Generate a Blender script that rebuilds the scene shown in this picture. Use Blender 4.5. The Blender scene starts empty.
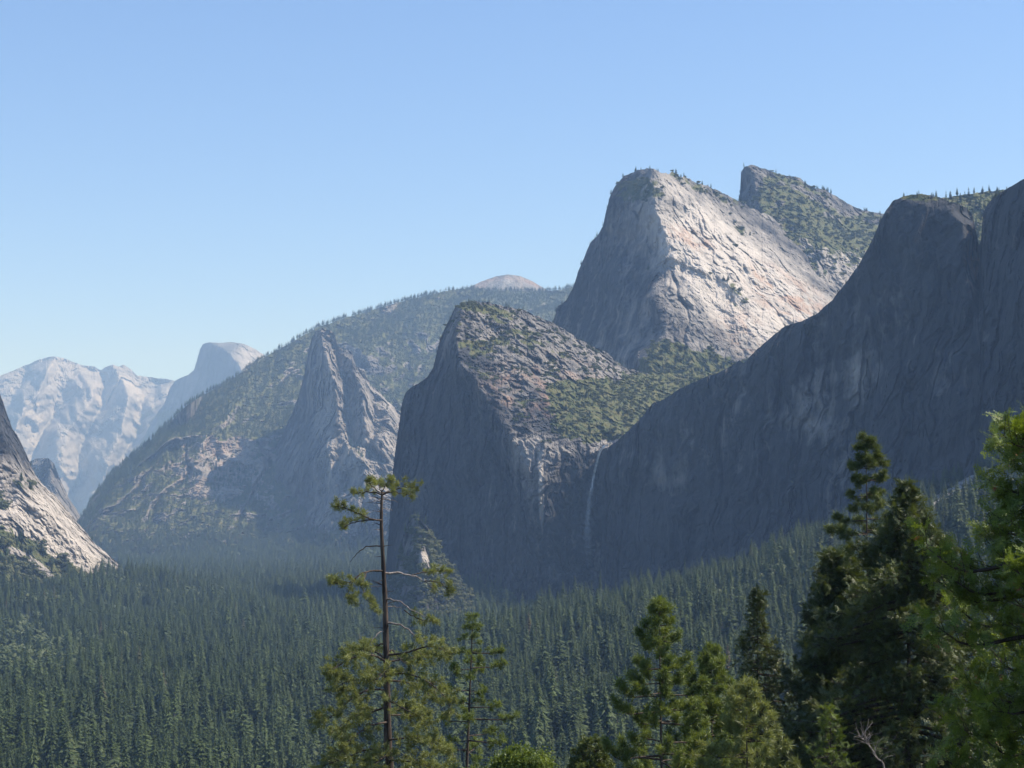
import bpy, math, random, time
import numpy as np
from mathutils import Vector
from mathutils.geometry import delaunay_2d_cdt

T0 = time.time()
S = bpy.context.scene
COL = S.collection
RNG = np.random.default_rng(7)

# ------------------------------------------------------------------ camera model
F = 1700.0
TH = math.atan(136.0 / F)
CT, ST = math.cos(TH), math.sin(TH)


def ray(px, py):
    """unit-forward (y=1) direction seen at a picture point"""
    px = np.asarray(px, float); py = np.asarray(py, float)
    a = (px - 512) / F; b = (384 - py) / F
    y = CT - b * ST; z = ST + b * CT
    return np.stack([a / y, np.ones_like(y), z / y], -1)


def P(px, py, D):
    return ray(px, py) * np.asarray(D, float)[..., None]


def project(p):
    p = np.asarray(p, float)
    d = p[..., 1] * CT + p[..., 2] * ST
    u = -p[..., 1] * ST + p[..., 2] * CT
    return 512 + F * p[..., 0] / d, 384 - F * u / d, d


# ------------------------------------------------------------------ noise
def _hash(ix, iy, iz, seed):
    h = (ix.astype(np.int64) * 374761393 + iy.astype(np.int64) * 668265263 + iz.astype(np.int64) * 2147483647 + seed * 144665) & 0xFFFFFFFF
    h = ((h ^ (h >> 13)) * 1274126177) & 0xFFFFFFFF
    return h ^ (h >> 16)


_G = np.array([(1, 1, 0), (-1, 1, 0), (1, -1, 0), (-1, -1, 0), (1, 0, 1), (-1, 0, 1), (1, 0, -1), (-1, 0, -1), (0, 1, 1), (0, -1, 1), (0, 1, -1), (0, -1, -1), (1, 1, 0), (-1, 1, 0), (0, -1, 1), (0, -1, -1)], float)


def perlin(p, seed=0):
    p = np.asarray(p, float)
    i = np.floor(p).astype(np.int64)
    f = p - i
    w = f * f * f * (f * (f * 6 - 15) + 10)
    out = 0
    for dx in (0, 1):
        wx = w[..., 0] if dx else 1 - w[..., 0]
        for dy in (0, 1):
            wy = w[..., 1] if dy else 1 - w[..., 1]
            for dz in (0, 1):
                wz = w[..., 2] if dz else 1 - w[..., 2]
                g = _G[_hash(i[..., 0] + dx, i[..., 1] + dy, i[..., 2] + dz, seed) & 15]
                dot = g[..., 0] * (f[..., 0] - dx) + g[..., 1] * (f[..., 1] - dy) + g[..., 2] * (f[..., 2] - dz)
                out = out + wx * wy * wz * dot
    return out


def fbm(p, octv=5, seed=0, gain=0.5, ridged=False):
    a, s, tot = 1.0, 0.0, 0.0
    p = np.asarray(p, float)
    for k in range(octv):
        n = perlin(p, seed + k * 17)
        if ridged:
            n = 1 - 2 * np.abs(n) * 1.6
        s = s + a * n
        tot += a
        a *= gain
        p = p * 2.03 + 11.3
    return s / tot


def sstep(a, b, x):
    t = np.clip((x - a) / (b - a), 0, 1)
    return t * t * (3 - 2 * t)


def stair(x, k, s):
    x = x * k
    f = np.floor(x)
    return (f + sstep(0.5 - s, 0.5 + s, x - f)) / k


def blur(A, s, axis):
    if s <= 0:
        return A
    r = max(1, int(3 * s))
    k = np.exp(-0.5 * (np.arange(-r, r + 1) / s) ** 2)
    k /= k.sum()
    pad = [(0, 0)] * A.ndim
    pad[axis] = (r, r)
    B = np.pad(A, pad, mode='edge')
    out = np.zeros_like(A)
    n = A.shape[axis]
    for j in range(2 * r + 1):
        sl = [slice(None)] * A.ndim
        sl[axis] = slice(j, j + n)
        out += k[j] * B[tuple(sl)]
    return out


# ------------------------------------------------------------------ mesh helpers
def mk_mesh(name, V, faces, mats=(), mat_idx=None, paint=None, smooth=False):
    """V (n,3); faces: (m,3) or (m,4) array, or a list of such arrays"""
    if not isinstance(faces, (list, tuple)):
        faces = [faces]
    faces = [np.asarray(f, np.int32) for f in faces if len(f)]
    me = bpy.data.meshes.new(name)
    V = np.asarray(V, np.float32)
    me.vertices.add(len(V))
    me.vertices.foreach_set('co', V.ravel())
    loops = np.concatenate([f.ravel() for f in faces])
    tot = np.concatenate([np.full(len(f), f.shape[1], np.int32) for f in faces])
    start = np.concatenate([[0], np.cumsum(tot)[:-1]]).astype(np.int32)
    me.loops.add(len(loops))
    me.loops.foreach_set('vertex_index', loops)
    me.polygons.add(len(tot))
    me.polygons.foreach_set('loop_start', start)
    me.polygons.foreach_set('loop_total', tot)
    if mat_idx is not None:
        me.polygons.foreach_set('material_index', np.asarray(mat_idx, np.int32))
    me.update(calc_edges=True)
    me.polygons.foreach_set('use_smooth', np.full(len(tot), bool(smooth)))
    if paint is not None:
        a = me.attributes.new('paint', 'FLOAT_COLOR', 'POINT')
        a.data.foreach_set('color', np.asarray(paint, np.float32).ravel())
    for m in mats:
        me.materials.append(m)
    return me


def obj(name, me, parent=None, label=None, cat=None, group=None, kind=None, loc=None, link=True):
    o = bpy.data.objects.new(name, me)
    if link:
        COL.objects.link(o)
    if parent is not None:
        o.parent = parent
    for k, v in (('label', label), ('category', cat), ('group', group), ('kind', kind)):
        if v:
            o[k] = v
    if loc is not None:
        o.location = loc
    return o


# ------------------------------------------------------------------ materials
def new_mat(name):
    m = bpy.data.materials.new(name)
    m.use_nodes = True
    nt = m.node_tree
    nt.nodes.clear()
    return m, nt


def N(nt, t, **kw):
    n = nt.nodes.new(t)
    for k, v in kw.items():
        if k.startswith('i_'):
            n.inputs[k[2:].replace('_', ' ')].default_value = v
        else:
            setattr(n, k, v)
    return n


def mathn(nt, op, a, b=None, c=None, clamp=False):
    n = nt.nodes.new('ShaderNodeMath')
    n.operation = op
    n.use_clamp = clamp
    for i, v in enumerate((a, b, c)):
        if v is None:
            continue
        if isinstance(v, (int, float)):
            n.inputs[i].default_value = v
        else:
            nt.links.new(v, n.inputs[i])
    return n.outputs[0]


def mixc(nt, fac, a, b, blend='MIX'):
    n = nt.nodes.new('ShaderNodeMix')
    n.data_type = 'RGBA'
    n.blend_type = blend
    for sock, v in ((n.inputs[0], fac), (n.inputs[6], a), (n.inputs[7], b)):
        if isinstance(v, (int, float)):
            sock.default_value = v
        elif isinstance(v, tuple):
            sock.default_value = (*v, 1)
        else:
            nt.links.new(v, sock)
    return n.outputs[2]


def noise_node(nt, vec, scale, detail=5, rough=0.55, dist=0.0, stretch=None):
    if stretch:
        mp = N(nt, 'ShaderNodeMapping')
        mp.inputs['Scale'].default_value = stretch
        nt.links.new(vec, mp.inputs[0])
        vec = mp.outputs[0]
    n = N(nt, 'ShaderNodeTexNoise')
    n.inputs['Scale'].default_value = scale
    n.inputs['Detail'].default_value = detail
    n.inputs['Roughness'].default_value = rough
    n.inputs['Distortion'].default_value = dist
    nt.links.new(vec, n.inputs['Vector'])
    return n.outputs['Fac']


def ramp(nt, fac, stops):
    n = N(nt, 'ShaderNodeValToRGB')
    el = n.color_ramp.elements
    while len(el) < len(stops):
        el.new(0.5)
    for e, (p, c) in zip(el, stops):
        e.position = p
        e.color = (c, c, c, 1) if isinstance(c, (int, float)) else (*c, 1)
    nt.links.new(fac, n.inputs[0])
    return n.outputs[0]


def rock_material(name, dark, pale, rust=(0.36, 0.22, 0.15), veg=(0.060, 0.078, 0.030), veg2=(0.13, 0.12, 0.055), unit=1.0, bump=1.0):
    """granite; unit = metres of the finest feature the picture resolves"""
    m, nt = new_mat(name)
    geo = N(nt, 'ShaderNodeNewGeometry').outputs['Position']
    at = N(nt, 'ShaderNodeAttribute', attribute_name='paint')
    sep = N(nt, 'ShaderNodeSeparateColor')
    nt.links.new(at.outputs['Color'], sep.inputs[0])
    vegm, palem, rustm = sep.outputs[0], sep.outputs[1], sep.outputs[2]
    u = 1.0 / unit
    big = noise_node(nt, geo, 0.012 * u, 6, 0.6, 0.4)
    mid = noise_node(nt, geo, 0.05 * u, 6, 0.65, 0.6)
    streak = noise_node(nt, geo, 0.045 * u, 5, 0.6, 0.3, (1, 1, 0.10))
    stain = noise_node(nt, geo, 0.016 * u, 6, 0.62, 0.5, (1, 1, 0.13))
    fine = noise_node(nt, geo, 0.25 * u, 3, 0.6)
    # pale factor
    a = mathn(nt, 'MULTIPLY_ADD', big, 1.6, -0.8)
    b = mathn(nt, 'MULTIPLY_ADD', streak, 1.5, -0.75)
    c = mathn(nt, 'MULTIPLY_ADD', mid, 1.3, -0.65)
    s = mathn(nt, 'ADD', mathn(nt, 'ADD', a, b), mathn(nt, 'ADD', c, mathn(nt, 'MULTIPLY_ADD', stain, 2.4, -1.2)))
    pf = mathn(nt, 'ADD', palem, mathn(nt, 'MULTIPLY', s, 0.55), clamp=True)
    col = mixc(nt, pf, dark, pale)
    r_ = mathn(nt, 'MULTIPLY', rustm, ramp(nt, noise_node(nt, geo, 0.022 * u, 5, 0.6, 1.0), [(0.45, 0.0), (0.62, 1.0)]), clamp=True)
    col = mixc(nt, r_, col, rust)
    # cracks: thin dark lines
    vor = N(nt, 'ShaderNodeTexVoronoi', feature='DISTANCE_TO_EDGE')
    vor.inputs['Scale'].default_value = 0.03 * u
    mp = N(nt, 'ShaderNodeMapping')
    mp.inputs['Scale'].default_value = (1, 1, 0.35)
    wv = N(nt, 'ShaderNodeVectorMath', operation='MULTIPLY_ADD')
    nz = N(nt, 'ShaderNodeTexNoise'); nz.inputs['Scale'].default_value = 0.02 * u; nz.inputs['Detail'].default_value = 4
    nt.links.new(geo, nz.inputs['Vector'])
    nt.links.new(nz.outputs['Color'], wv.inputs[0])
    wv.inputs[1].default_value = (50 * unit, 50 * unit, 50 * unit)
    nt.links.new(geo, wv.inputs[2])
    nt.links.new(wv.outputs[0], mp.inputs[0])
    nt.links.new(mp.outputs[0], vor.inputs['Vector'])
    crack = ramp(nt, vor.outputs['Distance'], [(0.0, 0.62), (0.06, 1.0)])
    col = mixc(nt, 0.8, col, crack, 'MULTIPLY')
    # vegetation
    vn = noise_node(nt, geo, 0.06 * u, 6, 0.7, 0.3)
    vf = mathn(nt, 'ADD', mathn(nt, 'MULTIPLY_ADD', vegm, 1.9, -1.15), mathn(nt, 'MULTIPLY', vn, 1.0))
    vf = ramp(nt, vf, [(0.30, 0.0), (0.42, 1.0)])
    vc = mixc(nt, ramp(nt, noise_node(nt, geo, 0.09 * u, 4, 0.7), [(0.40, 0.0), (0.66, 1.0)]), veg, veg2)
    col = mixc(nt, vf, col, vc)
    bs = N(nt, 'ShaderNodeBsdfPrincipled')
    bs.inputs['Roughness'].default_value = 0.9
    bs.inputs['Specular IOR Level'].default_value = 0.15
    nt.links.new(col, bs.inputs['Base Color'])
    bn = noise_node(nt, geo, 0.10 * u, 8, 0.72, 0.3, (1, 1, 0.5))
    hsum = mathn(nt, 'ADD', mathn(nt, 'MULTIPLY', bn, 1.0), mathn(nt, 'MULTIPLY', vor.outputs['Distance'], 0.35))
    bp = N(nt, 'ShaderNodeBump')
    bp.inputs['Strength'].default_value = 1.0
    bp.inputs['Distance'].default_value = 4.0 * unit * bump
    nt.links.new(hsum, bp.inputs['Height'])
    nt.links.new(bp.outputs[0], bs.inputs['Normal'])
    out = N(nt, 'ShaderNodeOutputMaterial')
    nt.links.new(bs.outputs[0], out.inputs[0])
    return m


def leaf_material(name, c1, c2, trans=0.25, rough=0.6, per_object=0.5, third=None, third_at=0.9):
    m, nt = new_mat(name)
    oi = N(nt, 'ShaderNodeObjectInfo').outputs['Random']
    geo = N(nt, 'ShaderNodeNewGeometry')
    isl = geo.outputs['Random Per Island']
    f = mathn(nt, 'ADD', mathn(nt, 'MULTIPLY', oi, per_object), mathn(nt, 'MULTIPLY', isl, 1 - per_object), clamp=True)
    col = mixc(nt, f, c1, c2)
    if third:
        col = mixc(nt, ramp(nt, oi if per_object > 0.6 else isl, [(third_at, 0.0), (third_at + 0.01, 1.0)]), col, third)
    bs = N(nt, 'ShaderNodeBsdfPrincipled')
    bs.inputs['Roughness'].default_value = rough
    bs.inputs['Specular IOR Level'].default_value = 0.3
    nt.links.new(col, bs.inputs['Base Color'])
    out = N(nt, 'ShaderNodeOutputMaterial')
    if trans > 0:
        tr = N(nt, 'ShaderNodeBsdfTranslucent')
        nt.links.new(mixc(nt, 1.0, col, (1.0, 1.0, 0.6), 'MULTIPLY'), tr.inputs[0])
        mx = N(nt, 'ShaderNodeMixShader')
        mx.inputs[0].default_value = trans
        nt.links.new(bs.outputs[0], mx.inputs[1])
        nt.links.new(tr.outputs[0], mx.inputs[2])
        nt.links.new(mx.outputs[0], out.inputs[0])
    else:
        nt.links.new(bs.outputs[0], out.inputs[0])
    return m


def bark_material(name, c1, c2, scale=14):
    m, nt = new_mat(name)
    tc = N(nt, 'ShaderNodeTexCoord').outputs['Object']
    f = noise_node(nt, tc, scale, 6, 0.65, 0.5, (1, 1, 0.18))
    col = mixc(nt, ramp(nt, f, [(0.38, 0.0), (0.62, 1.0)]), c1, c2)
    bs = N(nt, 'ShaderNodeBsdfPrincipled')
    bs.inputs['Roughness'].default_value = 0.9
    bs.inputs['Specular IOR Level'].default_value = 0.2
    nt.links.new(col, bs.inputs['Base Color'])
    bp = N(nt, 'ShaderNodeBump')
    bp.inputs['Distance'].default_value = 0.03
    nt.links.new(f, bp.inputs['Height'])
    nt.links.new(bp.outputs[0], bs.inputs['Normal'])
    out = N(nt, 'ShaderNodeOutputMaterial')
    nt.links.new(bs.outputs[0], out.inputs[0])
    return m


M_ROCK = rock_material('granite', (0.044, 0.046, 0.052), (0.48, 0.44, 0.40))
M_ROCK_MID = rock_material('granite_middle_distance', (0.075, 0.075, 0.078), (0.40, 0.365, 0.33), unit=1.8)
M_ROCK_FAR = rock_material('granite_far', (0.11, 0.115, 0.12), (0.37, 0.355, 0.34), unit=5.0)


# ------------------------------------------------------------------ mountains
SCATTER = []      # (points, scale, kind) gathered from every slope


def interp_depth(gx, gy, lines, xs=None, pad=12.0):
    """linear interpolation of depth over a constrained Delaunay triangulation of control lines in view coordinates"""
    pts, vals, edges, idx = [], [], [], {}
    for ln in lines:
        prev = None
        for (x, y, d) in ln:
            k = (round(x, 2), round(y, 2))
            if k not in idx:
                idx[k] = len(pts); pts.append(k); vals.append(d)
            if prev is not None and prev != idx[k]:
                edges.append((prev, idx[k]))
            prev = idx[k]
    r = delaunay_2d_cdt([Vector(p) for p in pts], edges, [], 0, 0.01)
    vc = np.array([tuple(v) for v in r[0]])
    orig = r[3]
    pv = np.array(pts); va = np.array(vals, float)
    vv = np.array([va[o[0]] if len(o) else np.nan for o in orig])
    for i in np.where(np.isnan(vv))[0]:
        d2 = ((pv - vc[i]) ** 2).sum(1)
        w = 1 / (d2 + 1)
        vv[i] = (w * va).sum() / w.sum()
    out = np.full(gx.shape, np.nan)
    for t in r[2]:
        (x0, y0), (x1, y1), (x2, y2) = vc[t[0]], vc[t[1]], vc[t[2]]
        det = (y1 - y2) * (x0 - x2) + (x2 - x1) * (y0 - y2)
        if abs(det) < 1e-9:
            continue
        c0 = max(np.searchsorted(xs, min(x0, x1, x2) - pad) - 1, 0)
        c1 = np.searchsorted(xs, max(x0, x1, x2) + pad) + 1
        if c1 <= c0:
            continue
        X, Y = gx[:, c0:c1], gy[:, c0:c1]
        a = ((y1 - y2) * (X - x2) + (x2 - x1) * (Y - y2)) / det
        b = ((y2 - y0) * (X - x2) + (x0 - x2) * (Y - y2)) / det
        c = 1 - a - b
        m = (a >= -1e-6) & (b >= -1e-6) & (c >= -1e-6)
        out[:, c0:c1][m] = (a * vv[t[0]] + b * vv[t[1]] + c * vv[t[2]])[m]
    bad = np.argwhere(np.isnan(out))
    if len(bad):
        gxb = gx[bad[:, 0], bad[:, 1]]; gyb = gy[bad[:, 0], bad[:, 1]]
        d2 = (gxb[:, None] - pv[None, :, 0]) ** 2 + (gyb[:, None] - pv[None, :, 1]) ** 2
        w = 1 / (d2 + 4) ** 2
        out[bad[:, 0], bad[:, 1]] = (w * va).sum(1) / w.sum(1)
    return out


def blob(gx, gy, cx, cy, rx, ry, ang=0, soft=0.5):
    a = math.radians(ang)
    dx, dy = gx - cx, gy - cy
    u = (dx * math.cos(a) + dy * math.sin(a)) / rx
    v = (-dx * math.sin(a) + dy * math.cos(a)) / ry
    return 1 - sstep(1 - soft, 1 + soft, np.hypot(u, v))


def inpoly(gx, gy, poly):
    gq = np.stack([gx / 16.0, gy / 16.0, gx * 0 + 2.2], -1)
    gx = gx + 22 * fbm(gq, 4, 901, 0.6)
    gy = gy + 14 * fbm(gq, 4, 902, 0.6)
    ins = np.zeros(gx.shape, bool)
    n = len(poly)
    for i in range(n):
        x0, y0 = poly[i]; x1, y1 = poly[(i + 1) % n]
        if y0 == y1:
            continue
        c = ((y0 > gy) != (y1 > gy)) & (gx < (x1 - x0) * (gy - y0) / (y1 - y0) + x0)
        ins ^= c
    return ins.astype(float)


MTN = {}


def mountain(name, label, cat, top, bot, lines, mat, step=1.0, soft=2.0, rib=(0, 60, 0.25), rough=(0, 40), crisp=1.0, jag=1.0, veg=None, pale=None, rust=None,
             back=(14, 1.12, 0.7), vegslope=0.0, seed=1, trees=None, strat=None, facet=(0, 50, 0.3), gully=None, warpf=1.0):
    tx, ty = np.array([p[0] for p in top], float), np.array([p[1] for p in top], float)
    bx, by = np.array([p[0] for p in bot], float), np.array([p[1] for p in bot], float)
    xs = np.arange(tx[0], tx[-1] + step * 0.5, step)
    yt = np.interp(xs, tx, ty)
    q = np.stack([xs / 9.0, xs * 0 + seed, xs * 0], -1)
    yt = yt + jag * 2.2 * fbm(q, 5, seed + 3, 0.65)
    yb = np.maximum(np.interp(xs, bx, by), yt + 0.5)
    nr = int(np.max(yb - yt) / step) + 2
    t = np.linspace(0, 1, nr)[:, None]
    gx = np.broadcast_to(xs[None, :], (nr, len(xs))).copy()
    gy = yt[None, :] + t * (yb - yt)[None, :]
    edge = sstep(1, 22, gy - yt[None, :]) * sstep(0, 12, gx - xs[0]) * sstep(0, 12, xs[-1] - gx)
    wp = np.stack([gx / 30.0, gy / 36.0, gx * 0 + seed * 3.1], -1)
    D = interp_depth(gx + np.clip(9.0 * warpf * fbm(wp, 5, seed + 800, 0.62), -10, 10) * edge, gy + 6.0 * warpf * fbm(wp, 4, seed + 820, 0.6) * edge, lines, xs)
    D = blur(blur(D, soft / step, 1), soft / step, 0)
    p = P(gx, gy, D)
    # erosion-like relief in true 3-D coordinates
    amp, wl, zs = rib[:3]
    ys = rib[3] if len(rib) > 3 else 1.0
    warp = fbm(p / (wl * 3.0), 4, seed + 90, 0.55) * 1.1
    qq = np.stack([p[..., 0] / wl + warp, p[..., 1] / wl * ys + warp * 0.5, p[..., 2] / wl * zs + warp * 0.4 * zs], -1)
    if amp:
        D = D - amp * 0.45 * fbm(qq, 4, seed + 40, 0.5, True) + amp * 0.5 * fbm(qq * 1.7, 5, seed + 45, 0.6)
    # flakes and ledges: stepped relief
    fa, fw, fz = facet
    if fa:
        wq = fbm(p / (fw * 1.5), 4, seed + 400, 0.6)
        qf = np.stack([p[..., 0] / fw + wq, p[..., 1] / fw * ys + wq, p[..., 2] / fw * fz - wq], -1)
        D = D + fa * stair(fbm(qf, 4, seed + 410, 0.55) * 1.5, 5, 0.10)
        D = D + fa * 0.35 * stair(fbm(qf * 3.1, 3, seed + 430, 0.6) * 1.5, 4, 0.14)
    # joints and gullies
    gu = np.zeros_like(D)
    if gully:
        ga, gw = gully[:2]
        gq = np.stack([p[..., 0] / gw + warp * 0.5, p[..., 1] / gw * ys + warp * 0.3, p[..., 2] / gw * min(1, zs * 1.3) + warp * 0.2], -1)
        for gi, gs in enumerate((1.0, 2.3)):
            nn_ = perlin(gq * gs, seed + 600 + gi) + 0.35 * perlin(gq * gs * 3.1, seed + 610 + gi)
            mask = sstep(-0.05, 0.25, fbm(p / (gw * 1.8), 2, seed + 620 + gi))
            g_ = (1 - sstep(0.0, 0.085, np.abs(nn_))) * mask
            gu = np.maximum(gu, g_)
            D = D + ga / gs * g_
    amp2, wl2 = rough
    if amp2:
        D = D + amp2 * 0.8 * fbm(p / wl2, 6, seed + 60, 0.58)
        D = D + amp2 * 0.16 * fbm(p / (wl2 * 0.25), 4, seed + 160, 0.65, True)
    if strat:
        a3, dirv, wl3 = strat
        s = p @ np.array(dirv)
        w = fbm(p / (wl3 * 5), 3, seed + 200) * 3
        qs = np.stack([s / wl3 + w, p[..., 2] / (wl3 * 8), p[..., 0] / (wl3 * 8)], -1)
        D = D + a3 * fbm(qs, 4, seed + 210, 0.6, True)
    p = P(gx, gy, D)
    MTN[name] = (xs, yt, yb, D)
    # normals
    du = np.gradient(p, axis=1); dv = np.gradient(p, axis=0)
    n = np.cross(dv, du)
    n /= np.linalg.norm(n, axis=-1, keepdims=True) + 1e-9
    n[n[..., 1] > 0.6] *= -1
    nz = blur(blur(n[..., 2], 1.5, 0), 1.5, 1)
    vm = np.full(gx.shape, 0.0)
    if vegslope:
        vm = vm + vegslope * sstep(0.45, 0.85, nz)
    for f in (veg or []):
        vm = vm + f[0] * f[1](gx, gy)
    vm = vm + 0.35 * fbm(p / 60.0 * (2600 / D.mean()), 4, seed + 300, 0.6)
    vm = vm + 0.30 * gu * sstep(0.1, 0.4, nz)
    pm = np.full(gx.shape, 0.20)
    for f in (pale or []):
        pm = pm + f[0] * f[1](gx, gy)
    rm = np.zeros(gx.shape)
    for f in (rust or []):
        rm = rm + f[0] * f[1](gx, gy)
    paint = np.stack([np.clip(vm, 0, 1), np.clip(pm, -0.6, 1), np.clip(rm, 0, 1), np.ones_like(vm)], -1)
    # the far side of the mountain: from the crest back and down to the ground
    nb, far, slope = back
    crest = p[0]
    dirh = crest.copy(); dirh[:, 2] = 0
    dirh /= np.linalg.norm(dirh, axis=1, keepdims=True)
    rows = []
    L = (crest[:, 2] + 160) / slope
    L = np.maximum(L, 20)
    for k in range(nb, 0, -1):
        u = (k / nb) ** 1.5
        r = crest + dirh * (L * u)[:, None]
        r[:, 2] = crest[:, 2] - (crest[:, 2] + 160) * (u ** 1.15) - 0.3
        if k < nb:
            r[:, 2] -= np.abs(fbm(r / 120.0, 4, seed + 70)) * 40 * min(1, u * 4)
        rows.append(r)
    G = np.concatenate([np.array(rows), p], 0)
    PT = np.concatenate([np.repeat(paint[:1], nb, 0), paint], 0)
    R, C = G.shape[:2]
    ii = np.arange(R * C).reshape(R, C)
    quads = np.stack([ii[:-1, :-1], ii[1:, :-1], ii[1:, 1:], ii[:-1, 1:]], -1).reshape(-1, 4)
    me = mk_mesh(name, G.reshape(-1, 3), quads, [mat], paint=PT.reshape(-1, 4), smooth=False)
    obj(name, me, label=label, cat=cat, kind='structure')
    if trees:
        dens, thr, hmin, hmax, kindv = trees[:5]
        # area per grid cell
        area = np.linalg.norm(np.cross(du, dv), axis=-1)
        prob = sstep(thr - 0.12, thr + 0.2, vm) * area * dens
        prob[n[..., 2] < 0.25] = 0
        if len(trees) > 5:
            prob = prob + trees[5](gx, gy) * area * dens
        sel = RNG.random(gx.shape) < prob
        pts = p[sel]
        SCATTER.append((pts, RNG.uniform(hmin, hmax, len(pts)), kindv, RNG.random(len(pts))))
        # crest trees
        if len(trees) > 6:
            dcrest = trees[6]
            seg = np.linalg.norm(np.diff(crest, axis=0), axis=1)
            seg = np.append(seg, seg[-1])
            w = fbm(np.stack([xs / 14.0, xs * 0 + 5.5, xs * 0], -1), 3, seed + 500)
            if callable(dcrest):
                base = dcrest(xs)
            else:
                base = dcrest
            pr = base * seg * np.clip(0.6 + 2.2 * w, 0, 3)
            s2 = RNG.random(len(xs)) < pr
            pts = crest[s2] - np.array([0, 0, 1.5])
            SCATTER.append((pts, RNG.uniform(hmin, hmax, len(pts)) * (1.3 if D.mean() > 4000 else 1.05), 0, RNG.random(len(pts))))
    return p, n


B = blob
# --- far peaks (17 km)
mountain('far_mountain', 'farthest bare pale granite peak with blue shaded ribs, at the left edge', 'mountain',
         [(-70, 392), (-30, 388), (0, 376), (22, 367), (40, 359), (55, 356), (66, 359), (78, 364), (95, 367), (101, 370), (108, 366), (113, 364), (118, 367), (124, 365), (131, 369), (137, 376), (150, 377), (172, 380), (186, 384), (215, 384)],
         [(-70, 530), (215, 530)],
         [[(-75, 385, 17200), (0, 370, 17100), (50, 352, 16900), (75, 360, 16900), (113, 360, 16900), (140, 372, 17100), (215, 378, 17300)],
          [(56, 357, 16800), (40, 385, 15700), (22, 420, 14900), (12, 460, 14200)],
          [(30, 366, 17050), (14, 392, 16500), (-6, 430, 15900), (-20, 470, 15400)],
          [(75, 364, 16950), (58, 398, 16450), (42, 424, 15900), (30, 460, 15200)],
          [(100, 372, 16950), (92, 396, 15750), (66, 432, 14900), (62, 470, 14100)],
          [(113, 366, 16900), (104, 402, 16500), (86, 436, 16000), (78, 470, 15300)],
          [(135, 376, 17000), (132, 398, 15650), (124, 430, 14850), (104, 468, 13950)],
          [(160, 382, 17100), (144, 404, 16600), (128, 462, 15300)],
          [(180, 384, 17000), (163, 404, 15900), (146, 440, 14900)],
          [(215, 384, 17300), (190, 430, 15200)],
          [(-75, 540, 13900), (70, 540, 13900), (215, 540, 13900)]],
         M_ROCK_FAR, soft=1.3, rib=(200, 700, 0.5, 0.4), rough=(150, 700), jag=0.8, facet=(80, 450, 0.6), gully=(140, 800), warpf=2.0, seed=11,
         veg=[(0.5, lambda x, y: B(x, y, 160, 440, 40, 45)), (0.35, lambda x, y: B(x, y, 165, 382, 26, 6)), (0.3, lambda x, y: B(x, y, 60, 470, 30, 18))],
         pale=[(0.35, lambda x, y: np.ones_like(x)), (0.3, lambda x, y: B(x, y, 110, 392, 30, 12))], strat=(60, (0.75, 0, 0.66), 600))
# --- the half dome (14 km)
mountain('half_dome', 'sheer half dome with a shaded flat face and pale rounded back', 'mountain',
         [(95, 500), (120, 470), (140, 445), (150, 425), (158, 412), (164, 404), (170, 388), (175, 381), (180, 378), (188, 375), (194, 370), (197, 360), (200, 349), (203, 344), (210, 342), (220, 343), (232, 342), (244, 344), (255, 349), (266, 356), (280, 366), (300, 380)],
         [(95, 545), (300, 545)],
         [[(95, 495, 14700), (150, 418, 14600), (176, 378, 14500), (203, 340, 14400), (244, 340, 14250), (300, 376, 14700)],
          [(206, 344, 14320), (219, 345, 14150), (229, 353, 13950), (238, 364, 13800), (243, 376, 13700), (244, 392, 13600), (236, 430, 13550), (222, 480, 13500)],
          [(262, 354, 14200), (270, 372, 14000)],
          [(95, 545, 14600), (205, 545, 13600), (300, 545, 13300)]],
         M_ROCK_FAR, soft=0.8, rib=(60, 300, 0.2), rough=(40, 260), jag=0.35, warpf=0.25, facet=(18, 200, 0.3), seed=12,
         veg=[(0.5, lambda x, y: B(x, y, 160, 440, 50, 50)), (0.3, lambda x, y: B(x, y, 184, 378, 12, 5))],
         pale=[(-0.1, lambda x, y: B(x, y, 205, 380, 34, 50)), (0.6, lambda x, y: B(x, y, 258, 358, 24, 18, 30))])  # negative blob paints shade into the flat face's colour
# --- small bald dome behind the ridge
mountain('bald_dome', 'small bald pinkish granite dome rising just behind the wooded ridge', 'mountain',
         [(440, 298), (462, 291), (476, 284), (488, 279), (497, 276), (508, 274.5), (520, 276), (532, 281), (545, 289), (562, 296)],
         [(440, 330), (562, 330)],
         [[(435, 292, 9300), (508, 270, 9150), (570, 292, 9300)], [(500, 290, 8850), (530, 296, 8850)], [(435, 335, 8500), (570, 335, 8500)]],
         M_ROCK_FAR, soft=1.5, rib=(20, 120, 0.8), rough=(28, 90), jag=0.4, warpf=0.3, facet=(10, 80, 0.8), seed=13, pale=[(0.2, lambda x, y: x * 0 + 1)], rust=[(0.4, lambda x, y: x * 0 + 1)],
         veg=[(0.75, lambda x, y: B(x, y, 460, 294, 22, 8)), (0.6, lambda x, y: B(x, y, 560, 296, 16, 8))])
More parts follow.
